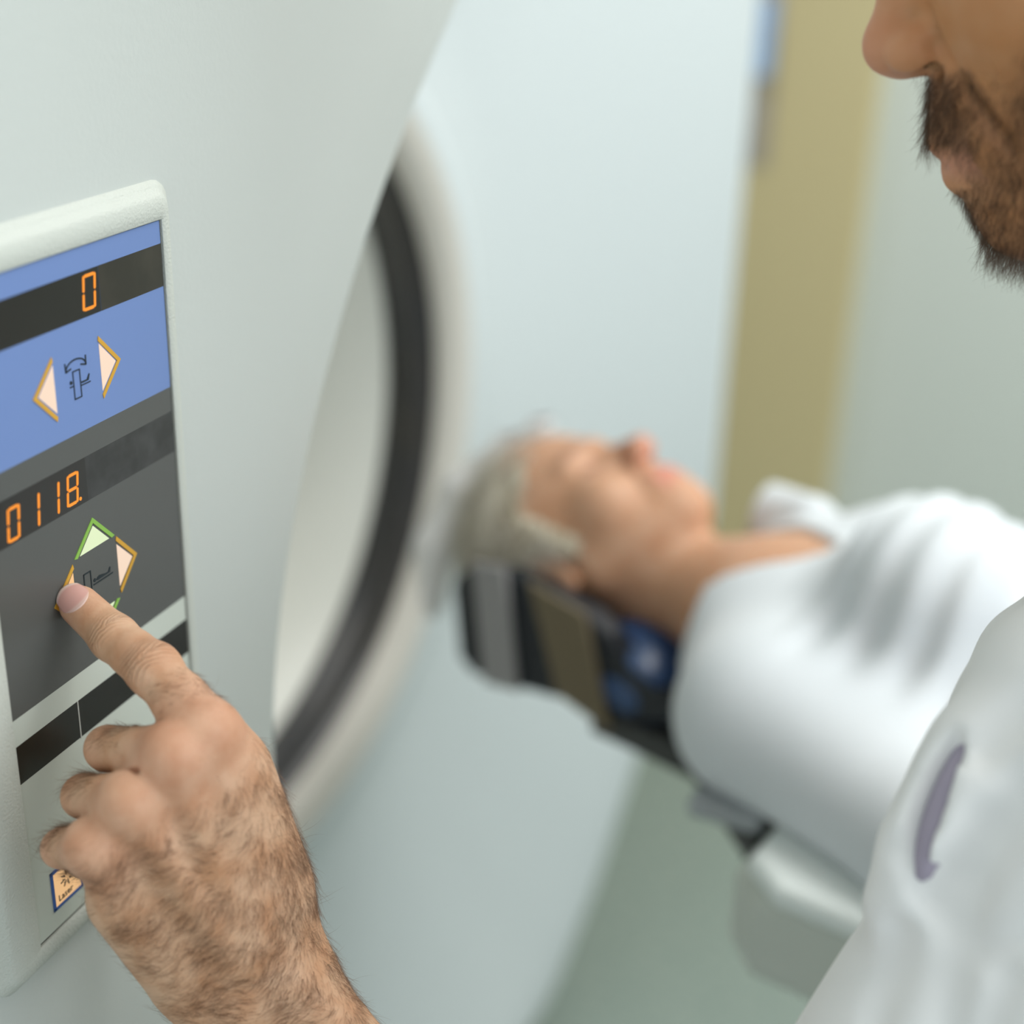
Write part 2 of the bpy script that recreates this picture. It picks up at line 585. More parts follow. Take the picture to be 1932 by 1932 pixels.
ps += [[(13.3, 0.0), (14.0, 0.9), (15.2, 1.25), (17.0, 0.9), (19.0, 0.35), (20.8, 0.3), (21.9, 1.9), (22.5, 1.8), (22.0, -0.25), (19.0, -0.3), (14.0, -0.35)]]
ps += stroke([(11.5, -1.3), (23.6, -1.3)], 0.45)
sub('pictogram', ps, M_INK, -0.0006, -0.0004)

# laser lamp button at the foot of the panel
B0, B1, HB, HT = -32.0, -13.0, -128.2, -109.5
sub('button_outline', [rect(B0, B0 + 1.5, HB, HT), rect(B1 - 1.5, B1, HB, HT), rect(B0, B1, HB, HB + 1.5), rect(B0, B1, HT - 1.5, HT)], M_BBLUE, -0.0007, -0.0004)
sub('lamp_button', [rect(B0 + 1.5, B1 - 1.5, HB + 1.5, HT - 1.5)], M_LITA, -0.0006, -0.0004, 'lit amber lamp button')
cx_, cy_ = (B0 + B1) / 2, HB + 11.2
ps = []
for q in range(8):
    a = q * math.pi / 4 + 0.2
    ps += stroke([(cx_ + 1.5 * math.cos(a), cy_ + 1.5 * math.sin(a)), (cx_ + 3.9 * math.cos(a), cy_ + 3.9 * math.sin(a))], 0.5)
    ps += stroke([(cx_ + 2.6 * math.cos(a - .28), cy_ + 2.6 * math.sin(a - .28)), (cx_ + 2.2 * math.cos(a), cy_ + 2.2 * math.sin(a))], 0.35)
sub('pictogram', ps, M_INK, -0.0008, -0.0006)
fc = bpy.data.curves.new('lamp_text', 'FONT')
fc.body = 'Laser'; fc.size = 0.0042; fc.extrude = 0.0001
ft = bpy.data.objects.new('lamp_text_source', fc)
SC.collection.objects.link(ft)
bpy.context.view_layer.update()
tme = bpy.data.meshes.new_from_object(ft.evaluated_get(bpy.context.evaluated_depsgraph_get()))
bpy.data.objects.remove(ft)
for v in tme.vertices:
    x, y, z = v.co
    v.co = Vector(panel((B0 + 3.2) / 1000 + x, (HB + 3.0) / 1000 + y, -0.0007 - z))
link_me('button_text', tme, M_INK, cpanel, False)


# ------------------------------------------------------------------ signed distance modelling
def sm_min(a, b, k):
    if k <= 0:
        return np.minimum(a, b)
    h = np.maximum(k - np.abs(a - b), 0) / k
    return np.minimum(a, b) - h * h * k * 0.25


def sm_sub(a, b, k):
    return -sm_min(-a, b, k)


def cap(p, a, b, ra, rb=None):
    rb = ra if rb is None else rb
    a = np.asarray(a, float); b = np.asarray(b, float)
    ab = b - a
    t = np.clip(((p - a) @ ab) / (ab @ ab), 0, 1)
    d = p - a - t[:, None] * ab
    return np.sqrt((d * d).sum(1)) - (ra + (rb - ra) * t)


def ell(p, c, r, B=None):
    q = p - np.asarray(c, float)
    if B is not None:
        q = q @ np.asarray(B).T          # rows of B are the axes
    r = np.asarray(r, float)
    k0 = np.sqrt(((q / r) ** 2).sum(1)) + 1e-9
    k1 = np.sqrt(((q / (r * r)) ** 2).sum(1)) + 1e-9
    return k0 * (k0 - 1) / k1


def surface(fn, lo, hi, h, blk=14):
    """surface nets over a block-sparse grid"""
    lo = np.asarray(lo, float); hi = np.asarray(hi, float)
    n = np.ceil((hi - lo) / h).astype(int) + 1
    D = np.full(n, 1.0, np.float32)
    bs = [range(0, n[i], blk) for i in range(3)]
    cs = []
    for i in bs[0]:
        for j in bs[1]:
            for k in bs[2]:
                cs.append((i, j, k))
    cs = np.array(cs)
    cen = lo + (cs + blk / 2) * h
    d = fn(cen)
    R = blk / 2 * math.sqrt(3) * h
    act = np.abs(d) < R * 1.35 + 0.004
    D_sign = d
    for c, dd, a in zip(cs, D_sign, act):
        e = np.minimum(c + blk, n)
        if not a:
            D[c[0]:e[0], c[1]:e[1], c[2]:e[2]] = dd
    AC = cs[act]
    for s in range(0, len(AC), 60):
        pts = []; shp = []
        for c in AC[s:s + 60]:
            e = np.minimum(c + blk, n)
            g = np.stack(np.meshgrid(*[np.arange(c[i], e[i]) for i in range(3)], indexing='ij'), -1)
            shp.append((c, e, g.shape[:3])); pts.append(g.reshape(-1, 3))
        v = fn(lo + np.concatenate(pts) * h)
        o = 0
        for c, e, sp in shp:
            m_ = sp[0] * sp[1] * sp[2]
            D[c[0]:e[0], c[1]:e[1], c[2]:e[2]] = v[o:o + m_].reshape(sp); o += m_
    S = D < 0
    c8 = [S[i:n[0] - 1 + i, j:n[1] - 1 + j, k:n[2] - 1 + k] for i in (0, 1) for j in (0, 1) for k in (0, 1)]
    cnt = sum(x.astype(np.int8) for x in c8)
    cell = (cnt > 0) & (cnt < 8)
    idx = np.argwhere(cell)
    vid = np.full(cell.shape, -1, np.int32)
    vid[cell] = np.arange(len(idx))
    acc = np.zeros((len(idx), 3)); num = np.zeros(len(idx))
    cor = [(i, j, k) for i in (0, 1) for j in (0, 1) for k in (0, 1)]
    vals = {c: D[idx[:, 0] + c[0], idx[:, 1] + c[1], idx[:, 2] + c[2]].astype(float) for c in cor}
    for a in cor:
        for ax in range(3):
            if a[ax] == 0:
                b = list(a); b[ax] = 1; b = tuple(b)
                va, vb = vals[a], vals[b]
                m_ = (va < 0) != (vb < 0)
                t = np.where(m_, va / (va - vb + 1e-20), 0)
                p = np.tile(np.array(a, float), (len(idx), 1)); p[:, ax] += t
                acc[m_] += p[m_]; num[m_] += 1
    V = lo + (idx + acc / num[:, None]) * h
    F = []
    for ax in range(3):
        o1, o2 = [(1, 2), (2, 0), (0, 1)][ax]
        sl0 = [slice(None)] * 3; sl1 = [slice(None)] * 3
        sl0[ax] = slice(0, n[ax] - 1); sl1[ax] = slice(1, n[ax])
        A = S[tuple(sl0)]; B = S[tuple(sl1)]
        e = np.argwhere(A != B)
        e = e[(e[:, o1] > 0) & (e[:, o2] > 0) & (e[:, o1] < n[o1] - 1) & (e[:, o2] < n[o2] - 1)]
        def q(d1, d2):
            c = e.copy(); c[:, o1] += d1; c[:, o2] += d2
            return vid[c[:, 0], c[:, 1], c[:, 2]]
        quad = np.stack([q(-1, -1), q(0, -1), q(0, 0), q(-1, 0)], 1)
        ins = A[e[:, 0], e[:, 1], e[:, 2]]
        quad[~ins] = quad[~ins][:, ::-1]
        F.append(quad)
    F = np.concatenate(F)
    F = F[(F >= 0).all(1)]
    return V, F


def vnoise(p, seed=0):
    """smooth value noise, p (n,3) -> 0..1"""
    i = np.floor(p).astype(np.int64); f = p - i
    f = f * f * (3 - 2 * f)
    def hsh(a):
        x = (a[:, 0] * 73856093) ^ (a[:, 1] * 19349663) ^ (a[:, 2] * 83492791) ^ (seed * 2654435761)
        x = (x ^ (x >> 13)) * 1274126177
        x = x ^ (x >> 16)
        return (x & 0xFFFF) / 65535.0
    r = 0
    for a in (0, 1):
        for b in (0, 1):
            for c in (0, 1):
                w = (f[:, 0] if a else 1 - f[:, 0]) * (f[:, 1] if b else 1 - f[:, 1]) * (f[:, 2] if c else 1 - f[:, 2])
                r = r + w * hsh(i + np.array([a, b, c]))
    return r


def vnormals(V, F):
    a = V[F[:, 2]] - V[F[:, 0]]; b = V[F[:, 3]] - V[F[:, 1]]
    fn_ = np.cross(a, b)
    N = np.zeros_like(V)
    for q in range(4):
        np.add.at(N, F[:, q], fn_)
    return N / (np.linalg.norm(N, axis=1, keepdims=True) + 1e-12)


def set_attr(o, name, vals):
    a = o.data.attributes.new(name, 'FLOAT', 'POINT')
    a.data.foreach_set('value', np.ascontiguousarray(vals, np.float32))


def strands(name, roots, dirs, normals, length, width, m, parent, rng, seg=4, lift=0.35, curl=0.5, droop=None):
    """tapered three-sided hairs growing from roots along dirs"""
    nS = len(roots)
    L = length
    d = dirs + normals * lift + rng.normal(0, 0.22, (nS, 3))
    d /= np.linalg.norm(d, axis=1, keepdims=True)
    side = np.cross(d, normals); side /= np.linalg.norm(side, axis=1, keepdims=True) + 1e-9
    bend = side * rng.normal(0, curl, (nS, 1)) - normals * (0.25 + lift * 0.5) * rng.uniform(0.3, 1.2, (nS, 1))
    P = []
    for q in range(seg + 1):
        t = q / seg
        P.append(roots - normals * 0.0004 * (q == 0) + (d * t + bend * t * t * 0.5) * L[:, None])
    V = np.zeros((nS, seg + 1, 3, 3))
    for q in range(seg + 1):
        t = q / seg
        w = width * (1 - 0.8 * t)
        s2 = np.cross(d, side)
        for r in range(3):
            a = 2 * math.pi * r / 3
            V[:, q, r] = P[q] + (side * math.cos(a) + s2 * math.sin(a)) * w[:, None]
    base = (np.arange(nS) * (seg + 1) * 3)[:, None]
    F = []
    for q in range(seg):
        for r in range(3):
            r2 = (r + 1) % 3
            F.append(np.concatenate([base + q * 3 + r, base + q * 3 + r2, base + (q + 1) * 3 + r2, base + (q + 1) * 3 + r], 1))
    return link_np(name, V.reshape(-1, 3), np.concatenate(F), m, parent)


# ------------------------------------------------------------------ skin and cloth materials
def skin_mat(name, base, dark, red, hairtone, rough=0.5, bscale=900):
    """own colours of the skin: mottled base, a red tint attribute and a stubble attribute"""
    m = mat(name, base, rough, spec=0.35, sss=0.16, sssc=0.006)
    nt = m.node_tree; b = nt.nodes['Principled BSDF']
    tc = nt.nodes.new('ShaderNodeTexCoord')
    nz = nt.nodes.new('ShaderNodeTexNoise'); nz.inputs['Scale'].default_value = 75; nz.inputs['Detail'].default_value = 6
    nt.links.new(tc.outputs['Object'], nz.inputs['Vector'])
    mr = nt.nodes.new('ShaderNodeMapRange'); mr.inputs[1].default_value = 0.38; mr.inputs[2].default_value = 0.68
    nt.links.new(nz.outputs[0], mr.inputs[0])
    m1 = nt.nodes.new('ShaderNodeMix'); m1.data_type = 'RGBA'
    m1.inputs[6].default_value = (*base, 1); m1.inputs[7].default_value = (*dark, 1)
    nt.links.new(mr.outputs[0], m1.inputs[0])
    a1 = nt.nodes.new('ShaderNodeAttribute'); a1.attribute_name = 'red'
    m2 = nt.nodes.new('ShaderNodeMix'); m2.data_type = 'RGBA'
    m2.inputs[7].default_value = (*red, 1)
    nt.links.new(a1.outputs['Fac'], m2.inputs[0]); nt.links.new(m1.outputs[2], m2.inputs[6])
    a2 = nt.nodes.new('ShaderNodeAttribute'); a2.attribute_name = 'stubble'
    m3 = nt.nodes.new('ShaderNodeMix'); m3.data_type = 'RGBA'
    m3.inputs[7].default_value = (*hairtone, 1)
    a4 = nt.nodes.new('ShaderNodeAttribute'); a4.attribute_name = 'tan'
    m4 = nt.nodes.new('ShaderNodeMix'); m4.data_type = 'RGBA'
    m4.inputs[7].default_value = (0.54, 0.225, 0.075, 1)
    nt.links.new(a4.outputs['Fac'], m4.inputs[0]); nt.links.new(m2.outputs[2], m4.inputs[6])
    nt.links.new(a2.outputs['Fac'], m3.inputs[0]); nt.links.new(m4.outputs[2], m3.inputs[6])
    nt.links.new(m3.outputs[2], b.inputs['Base Color'])
    # pores + creases across the finger joints
    n2 = nt.nodes.new('ShaderNodeTexNoise'); n2.inputs['Scale'].default_value = bscale; n2.inputs['Detail'].default_value = 4
    nt.links.new(tc.outputs['Object'], n2.inputs['Vector'])
    bp = nt.nodes.new('ShaderNodeBump'); bp.inputs['Strength'].default_value = 0.35; bp.inputs['Distance'].default_value = 0.0005
    nt.links.new(n2.outputs[0], bp.inputs['Height'])
    fu = nt.nodes.new('ShaderNodeAttribute'); fu.attribute_name = 'crease_u'
    wr = nt.nodes.new('ShaderNodeAttribute'); wr.attribute_name = 'crease_w'
    n3 = nt.nodes.new('ShaderNodeTexNoise'); n3.inputs['Scale'].default_value = 190; n3.inputs['Detail'].default_value = 2
    nt.links.new(tc.outputs['Object'], n3.inputs['Vector'])
    ad = nt.nodes.new('ShaderNodeMath'); ad.operation = 'MULTIPLY_ADD'
    nt.links.new(n3.outputs[0], ad.inputs[0]); ad.inputs[1].default_value = 5.0
    nt.links.new(fu.outputs['Fac'], ad.inputs[2])
    sn = nt.nodes.new('ShaderNodeMath'); sn.operation = 'SINE'
    nt.links.new(ad.outputs[0], sn.inputs[0])
    ab = nt.nodes.new('ShaderNodeMath'); ab.operation = 'ABSOLUTE'; nt.links.new(sn.outputs[0], ab.inputs[0])
    pw = nt.nodes.new('ShaderNodeMath'); pw.operation = 'POWER'; pw.inputs[1].default_value = 0.45
    nt.links.new(ab.outputs[0], pw.inputs[0])
    ml = nt.nodes.new('ShaderNodeMath'); ml.operation = 'MULTIPLY'
    nt.links.new(pw.outputs[0], ml.inputs[0]); nt.links.new(wr.outputs['Fac'], ml.inputs[1])
    b2 = nt.nodes.new('ShaderNodeBump'); b2.inputs['Strength'].default_value = 0.75; b2.inputs['Distance'].default_value = 0.0011
    nt.links.new(ml.outputs[0], b2.inputs['Height']); nt.links.new(bp.outputs[0], b2.inputs['Normal'])
    nt.links.new(b2.outputs[0], b.inputs['Normal'])
    return m


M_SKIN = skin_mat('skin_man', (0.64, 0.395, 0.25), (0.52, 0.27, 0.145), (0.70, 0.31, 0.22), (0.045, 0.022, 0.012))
M_SKINW = skin_mat('skin_woman', (0.62, 0.36, 0.23), (0.56, 0.29, 0.165), (0.62, 0.20, 0.16), (0.2, 0.1, 0.08), bscale=300)
M_NAIL = mat('fingernail', (0.66, 0.38, 0.33), 0.26, spec=0.5, sss=0.2, sssc=0.002)
M_ARMHAIR = mat('arm_hair', (0.19, 0.095, 0.047), 0.55)
M_BEARD = mat('beard_hair', (0.105, 0.050, 0.022), 0.5)
M_COAT = mat('coat_cotton', (0.82, 0.82, 0.81), 0.85, sheen=0.15, bump=(700, 0.2, 0.0005))
M_LAV = mat('lavender_shirt', (0.36, 0.32, 0.40), 0.85)
M_TOP = mat('white_knit_top', (0.70, 0.74, 0.77), 0.85, sheen=0.2)
M_HAIRW = mat('blond_grey_hair', (0.60, 0.54, 0.42), 0.55, mottle=(30, (0.30, 0.24, 0.15), 0.4, 0.62))

rng = np.random.default_rng(7)

# ------------------------------------------------------------------ man: arm and hand
doctor = thing('person', (0.45, -1.02, 0.0), 'man in a white coat and short brown beard pressing a panel button', 'person')


def wpt(px, py, z):
    return W(px, py, z)


def near_panel(px, py, gap):             # a point a given distance in front of the panel
    r = ray(px, py)
    t = ((PO - CAM) @ PN - gap) / (r @ PN)
    return CAM + r * t


I0 = near_panel(151, 1143, 0.0068)
I1 = wpt(216, 1204, 0.545)
I2 = wpt(289, 1263, 0.533)
I3 = wpt(388, 1376, 0.520)
Mk, Mp, Mm, Md = wpt(330, 1424, 0.513), wpt(203, 1412, 0.540), wpt(245, 1430, 0.566), wpt(320, 1445, 0.556)
Rk, Rp, Rm, Rd = wpt(248, 1510, 0.511), wpt(158, 1502, 0.538), wpt(205, 1525, 0.562), wpt(270, 1535, 0.552)
Pk, Pp, Pm, Pd = wpt(178, 1594, 0.513), wpt(116, 1600, 0.536), wpt(160, 1622, 0.556), wpt(215, 1630, 0.550)
Wc = wpt(492, 1872, 0.556)
EL = wpt(1260, 2990, 0.52)
TA, TB, TC, TD = wpt(520, 1790, 0.575), wpt(455, 1590, 0.575), wpt(395, 1500, 0.585), wpt(330, 1470, 0.590)


NAILA = unit(I0 - I1)
NAILN = cv(0.10, 0.30, -1.0); NAILN = unit(NAILN - NAILA * (NAILN @ NAILA)); NAILS = np.cross(NAILA, NAILN)
NAILF = (NAILS * .8 + NAILN * .5, -NAILS * .8 + NAILN * .5)


def hand_fn(p):
    # fingers
    f = cap(p, I0, I1, 0.0077, 0.0084)
    f = sm_min(f, cap(p, I1, I1 * .5 + I2 * .5, 0.0083, 0.0083), 0.004)
    f = sm_min(f, cap(p, I1 * .5 + I2 * .5, I2, 0.0082, 0.0092), 0.004)
    f = sm_min(f, cap(p, I2, I2 * .45 + I3 * .55, 0.0092, 0.0095), 0.005)
    f = sm_min(f, cap(p, I2 * .45 + I3 * .55, I3, 0.0094, 0.0100), 0.005)
    f = sm_min(f, ell(p, I2 + cv(0.35, .35, -1) * 0.0032, (0.0085, 0.0085, 0.0075)), 0.004)
    f = sm_min(f, ell(p, I1 + cv(0.2, .2, -1) * 0.002, (0.007, 0.007, 0.0065)), 0.004)
    # nail bed and the fold of skin round it
    f = sm_sub(f, ell(p, I0 + NAILN * 0.0083 + NAILA * 0.0004, (0.0064, 0.0059, 0.0013), np.stack([NAILA, NAILS, NAILN])), 0.0006)
    g = cap(p, Mk, Mp, 0.0104, 0.0080)
    g = sm_min(g, cap(p, Mp, Mm, 0.0080, 0.0075), 0.003)
    g = sm_min(g, cap(p, Mm, Md, 0.0075, 0.0072), 0.003)
    r = cap(p, Rk, Rp, 0.0100, 0.0077)
    r = sm_min(r, cap(p, Rp, Rm, 0.0077, 0.0072), 0.003)
    r = sm_min(r, cap(p, Rm, Rd, 0.0072, 0.0070), 0.003)
    q = cap(p, Pk, Pp, 0.0090, 0.0069)
    q = sm_min(q, cap(p, Pp, Pm, 0.0069, 0.0065), 0.003)
    q = sm_min(q, cap(p, Pm, Pd, 0.0065, 0.0062), 0.003)
    t = cap(p, TB, TC, 0.0125, 0.0105)
    t = sm_min(t, cap(p, TC, TD, 0.0105, 0.0085), 0.004)
    fing = sm_min(sm_min(sm_min(f, g, 0.002), r, 0.002), q, 0.002)
    # palm
    m = cap(p, wpt(398, 1400, 0.525), wpt(532, 1812, 0.562), 0.0125, 0.0150)
    m = sm_min(m, cap(p, wpt(335, 1440, 0.521), wpt(515, 1838, 0.553), 0.0120, 0.0145), 0.010)
    m = sm_min(m, cap(p, wpt(258, 1525, 0.519), wpt(478, 1868, 0.549), 0.0118, 0.0145), 0.010)
    m = sm_min(m, cap(p, wpt(190, 1606, 0.520), wpt(420, 1890, 0.549), 0.0105, 0.0150), 0.010)
    m = sm_min(m, cap(p, wpt(440, 1455, 0.538), wpt(500, 1668, 0.552), 0.0112, 0.0145), 0.020)
    m = sm_min(m, cap(p, wpt(232, 1698, 0.534), wpt(345, 1832, 0.551), 0.0125, 0.0140), 0.012)
    m = sm_min(m, cap(p, wpt(300, 1560, 0.535), wpt(420, 1750, 0.558), 0.0130, 0.0150), 0.012)
    m = sm_min(m, cap(p, TA, TB, 0.0150, 0.0140), 0.010)
    d = sm_min(m, fing, 0.0065)
    d = sm_min(d, t, 0.004)
    # knuckle heads
    for k_, rr in ((I3, .0085), (Mk, .0092), (Rk, .0088), (Pk, .0080)):
        d = sm_min(d, ell(p, k_ + cv(0.05, 0.1, -1) * (0.0016 if rr < .0086 and rr > .0083 else 0.0027), (rr, rr, rr)), 0.009)
    # extensor tendons: faint ridges
    for k_, w_ in ((I3, wpt(500, 1760, 0.540)), (Mk, wpt(475, 1790, 0.536)), (Rk, wpt(450, 1810, 0.534))):
        d = sm_min(d, cap(p, k_ + cv(0, 0, -1) * 0.006, w_ + cv(0, 0, -1) * 0.0035, 0.0024, 0.0016), 0.010)
    # gap creases between curled fingers
    for a_, b_ in ((wpt(165, 1461, 0.521), wpt(262, 1461, 0.507)), (wpt(120, 1551, 0.522), wpt(205, 1548, 0.508))):
        d = sm_sub(d, cap(p, a_, b_, 0.0016, 0.0010), 0.004)
    # wrist and forearm: a flat oval section
    ax = unit(EL - Wc)
    nrm = cv(-0.05, 0.0, -1.0); nrm = unit(nrm - ax * (nrm @ ax)); sd = np.cross(ax, nrm)
    if sd @ cR < 0:
        sd = -sd
    def fore(s0, s1, off, ra, rb):
        a_ = Wc + ax * s0 + sd * off; b_ = Wc + ax * s1 + sd * off * 1.35
        return cap(p, a_, b_, ra, rb)
    w = fore(-0.012, 0.20, 0.0115, 0.0148, 0.026)
    w = sm_min(w, fore(-0.012, 0.20, -0.0110, 0.0150, 0.026), 0.012)
    w = sm_min(w, fore(0.12, 0.26, 0.0, 0.034, 0.040), 0.02)
    d = sm_min(d, w, 0.016)
    return d


def box_of(pts, pad):
    pts = np.array(pts)
    return pts.min(0) - pad, pts.max(0) + pad


lo, hi = box_of([I0, I1, Pp, Pd, Wc, TD, TA, wpt(640, 1932, 0.56), wpt(300, 1932, 0.56), wpt(800, 2150, 0.55)], 0.03)
lo2, hi2 = box_of([Wc, EL], 0.055)
lo = np.minimum(lo, lo2); hi = np.maximum(hi, hi2)
VH, FH = surface(hand_fn, lo, hi, 0.00085, 10)
NH = vnormals(VH, FH)

# ------------------------------------------------------------------ heads
HP = dict(nose_y=0.113, nose_z=-0.036, mouth_z=-0.080, chin_z=-0.124, nose_r=0.0115, jaw=0.052, male=1.0)
WP = dict(nose_y=0.121, nose_z=-0.032, mouth_z=-0.068, chin_z=-0.108, nose_r=0.0095, jaw=0.046, male=0.0)


def head_fn(q, P, neck_to=None, neck_r=0.058):
    x = np.abs(q[:, 0]); s = np.stack([x, q[:, 1], q[:, 2]], 1)       # mirrored half
    d = ell(s, (0, -0.008, 0.034), (0.077, 0.098, 0.084))
    d = sm_min(d, ell(s, (0, 0.030, -0.035), (0.064, 0.062, 0.082)), 0.03)
    cz = P['chin_z']; mz = P['mouth_z']
    d = sm_min(d, cap(s, (P['jaw'] + .006, 0.002, -0.050), (0.012, 0.068, cz + .018), 0.020, 0.017), 0.025)
    d = sm_min(d, ell(s, (0, 0.074, cz + .016), (0.019, 0.018, 0.017)), 0.016)
    d = sm_min(d, ell(s, (0.043, 0.058, -0.030), (0.020, 0.022, 0.022)), 0.022)
    d = sm_min(d, cap(s, (0.036, 0.072, 0.017), (0.006, 0.086, 0.014), 0.0095 + .002 * P['male'], 0.010), 0.014)
    d = sm_min(d, ell(s, (0, 0.079, mz + 0.004), (0.026, 0.020, 0.022)), 0.018)
    # eyes
    d = sm_sub(d, ell(s, (0.032, 0.094, -0.001), (0.017, 0.016, 0.010)), 0.012)
    d = sm_min(d, ell(s, (0.031, 0.071, -0.001), (0.0135, 0.0125, 0.0115)), 0.004)
    # nose
    ny, nz_ = P['nose_y'], P['nose_z']; r = P['nose_r']
    d = sm_min(d, cap(s, (0, 0.083, 0.006), (0, ny - r - .003, nz_ + .004), 0.0065, r * .88), 0.009)
    d = sm_min(d, ell(s, (0, ny - r, nz_), (r, r, r * .95)), 0.005)
    d = sm_min(d, ell(s, (0.0125, ny - .018, nz_ - .003), (0.0068, 0.0115, 0.0085)), 0.004)
    d = sm_min(d, ell(s, (0, ny - .019, nz_ - .009), (0.0040, 0.011, 0.0045)), 0.004)
    d = sm_sub(d, ell(s, (0.0118, ny - .0190, nz_ - .0120), (0.0050, 0.0062, 0.0046)), 0.0012)
    d = sm_sub(d, cap(s, (0.0205, ny - .024, nz_ + .008), (0.0215, ny - .031, nz_ - .008), 0.0012, 0.0012), 0.005)
    # lips
    d = sm_min(d, cap(s, (0.021, 0.082, mz + .001), (0.004, 0.0955, mz + .006), 0.0030, 0.0052), 0.004)
    d = sm_min(d, cap(s, (0.019, 0.082, mz - .002), (0.000, 0.0935, mz - .008), 0.0030, 0.0060), 0.004)
    d = sm_sub(d, cap(s, (0.023, 0.086, mz), (0, 0.101, mz - .0005), 0.0010, 0.0014), 0.002)
    # nasolabial fold
    d = sm_sub(d, cap(s, (0.020, 0.090, nz_ - .004), (0.033, 0.078, mz), 0.0014, 0.0008), 0.006)
    # ears
    e = ell(s, (0.078, -0.012, -0.014), (0.0065, 0.017, 0.030))
    e = sm_sub(e, ell(s, (0.086, -0.006, -0.010), (0.006, 0.009, 0.017)), 0.003)
    d = sm_min(d, e, 0.005)
    if neck_to is not None:
        d = sm_min(d, cap(q, (0, -0.022, -0.055), neck_to, neck_r - .004, neck_r), 0.022)
    return d


# man's head
Uv = cv(-0.384, 0.90, -0.28)
Fv = cv(-0.923, -0.384, 0.30); Fv = unit(Fv - Uv * (Fv @ Uv))
Xv = np.cross(Fv, Uv)
BM_ = np.stack([Xv, Fv, Uv])                  # rows: right, face, crown
HC = W(1629, 108, 0.520) - Fv * HP['nose_y'] - Uv * HP['nose_z'] - Uv * 0.0
SH = W(2140, 1420, 0.495)                     # near shoulder
neck_w = W(2380, 900, 0.58)
neck_l = (neck_w - HC) @ BM_.T


def dhead(p):
    return head_fn((p - HC) @ BM_.T, HP, neck_l, 0.062)


def dtorso(p):
    d = cap(p, SH, EL, 0.038, 0.038)
    d = sm_min(d, cap(p, SH, neck_w, 0.040, 0.055), 0.03)
    d = sm_min(d, cap(p, neck_w + cv(.1, -.6, .35) * 0.10, W(2400, 2500, 0.60), 0.085, 0.10), 0.05)
    return d


def body_coarse(p):
    return sm_min(dhead(p), dtorso(p), 0.03)


lo, hi = box_of([HC], 0.17)
VA, FA = surface(dhead, lo, hi, 0.0016, 10)
# keep the finely meshed head in front of the neck, coarse body elsewhere
lo, hi = box_of([HC, SH, EL, neck_w, W(2400, 2500, 0.60)], 0.16)
VB, FB = surface(lambda p: sm_min(dhead(p) + 0.0012, dtorso(p), 0.03), lo, hi, 0.006, 8)

V = np.concatenate([VH, VA, VB])
F = np.concatenate([FH, FA + len(VH), FB + len(VH) + len(VA)])
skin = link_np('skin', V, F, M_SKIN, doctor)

# attributes: redness over the joints, creases, stubble
nH, nA, nB = len(VH), len(VA), len(VB)
red = np.zeros(len(V)); cu = np.zeros(len(V)); cw = np.zeros(len(V)); stb = np.zeros(len(V))
for c_, r_, a_ in ((I3, .018, .42), (Mk, .017, .50), (Rk, .016, .42), (Pk, .016, .40), (I2, .010, .35), (I0, .010, .45), (Mp, .009, .4), (Pp, .009, .5), (Rp, .009, .35)):
    dd = np.linalg.norm(VH - c_, axis=1)
    red[:nH] = np.maximum(red[:nH], a_ * np.exp(-(dd / r_) ** 2))
for a_, b_, w_, amp, per in ((I1, I3, 0.0062, 1.0, 2.3), (I0, I2, 0.0035, 0.7, 1.6)):
    J = I2 if amp == 1.0 else I1
    dr = unit(b_ - a_)
    side_ = unit(np.cross(dr, cF))
    u_ = (VH - J) @ dr; v_ = (VH - J) @ side_
    rad = np.linalg.norm(VH - J, axis=1)
    m_ = np.exp(-(u_ / w_) ** 2) * (rad < 0.02) * (0.35 + 0.65 * np.exp(-(v_ / 0.007) ** 2))
    # creases bow round the knuckle like nested brackets
    uu = u_ * (1 + 0.0) + np.sign(u_) * (v_ ** 2) * (-38.0)
    sel = m_ > cw[:nH]
    cw[:nH] = np.where(sel, m_ * amp, cw[:nH]); cu[:nH] = np.where(sel, uu * 1000 / per * math.pi, cu[:nH])
base_ = 0.10 * ((VH - PO) @ PN < -0.0)
sel = cw[:nH] < 0.06
ax_ = unit(EL - Wc)
LQ = (VA - HC) @ BM_.T
red[nH:nH + nA] = 0.75 * np.exp(-(np.linalg.norm((LQ - [0, .108, -.038]) / [1, 1, 1.3], axis=1) / .018) ** 2) \
    + 0.8 * np.exp(-((LQ[:, 2] - HP['mouth_z'] + .001) / .0085) ** 2) * (np.abs(LQ[:, 0]) < .024) * (LQ[:, 1] > .084)


def beard_mask(q):
    x, y, z = np.abs(q[:, 0]), q[:, 1], q[:, 2]
    edge = 0.066 + 0.029 * (-0.033 - z) / 0.04
    cheek = smooth01((edge - y) / 0.022) * (z < 0.03) * (y > -0.02)
    low = smooth01((HP['mouth_z'] - 0.016 - z) / 0.008)
    mous = smooth01((-0.048 - z) / 0.004) * (z > HP['mouth_z'] + .002) * (x < 0.034) * (y > 0.078)
    jaw = smooth01((-0.060 - z) / 0.02) * smooth01((0.094 - y) / 0.012)
    m_ = np.maximum.reduce([cheek, low, mous, jaw * .8])
    lips = (np.abs(z - HP['mouth_z'] + .002) < 0.0085) * (x < .017) * (y > 0.084)
    under = (z < -0.150)
    ear = (x > .066) & (y < 0.004)
    return m_ * (1 - lips) * (~under) * (~ear)


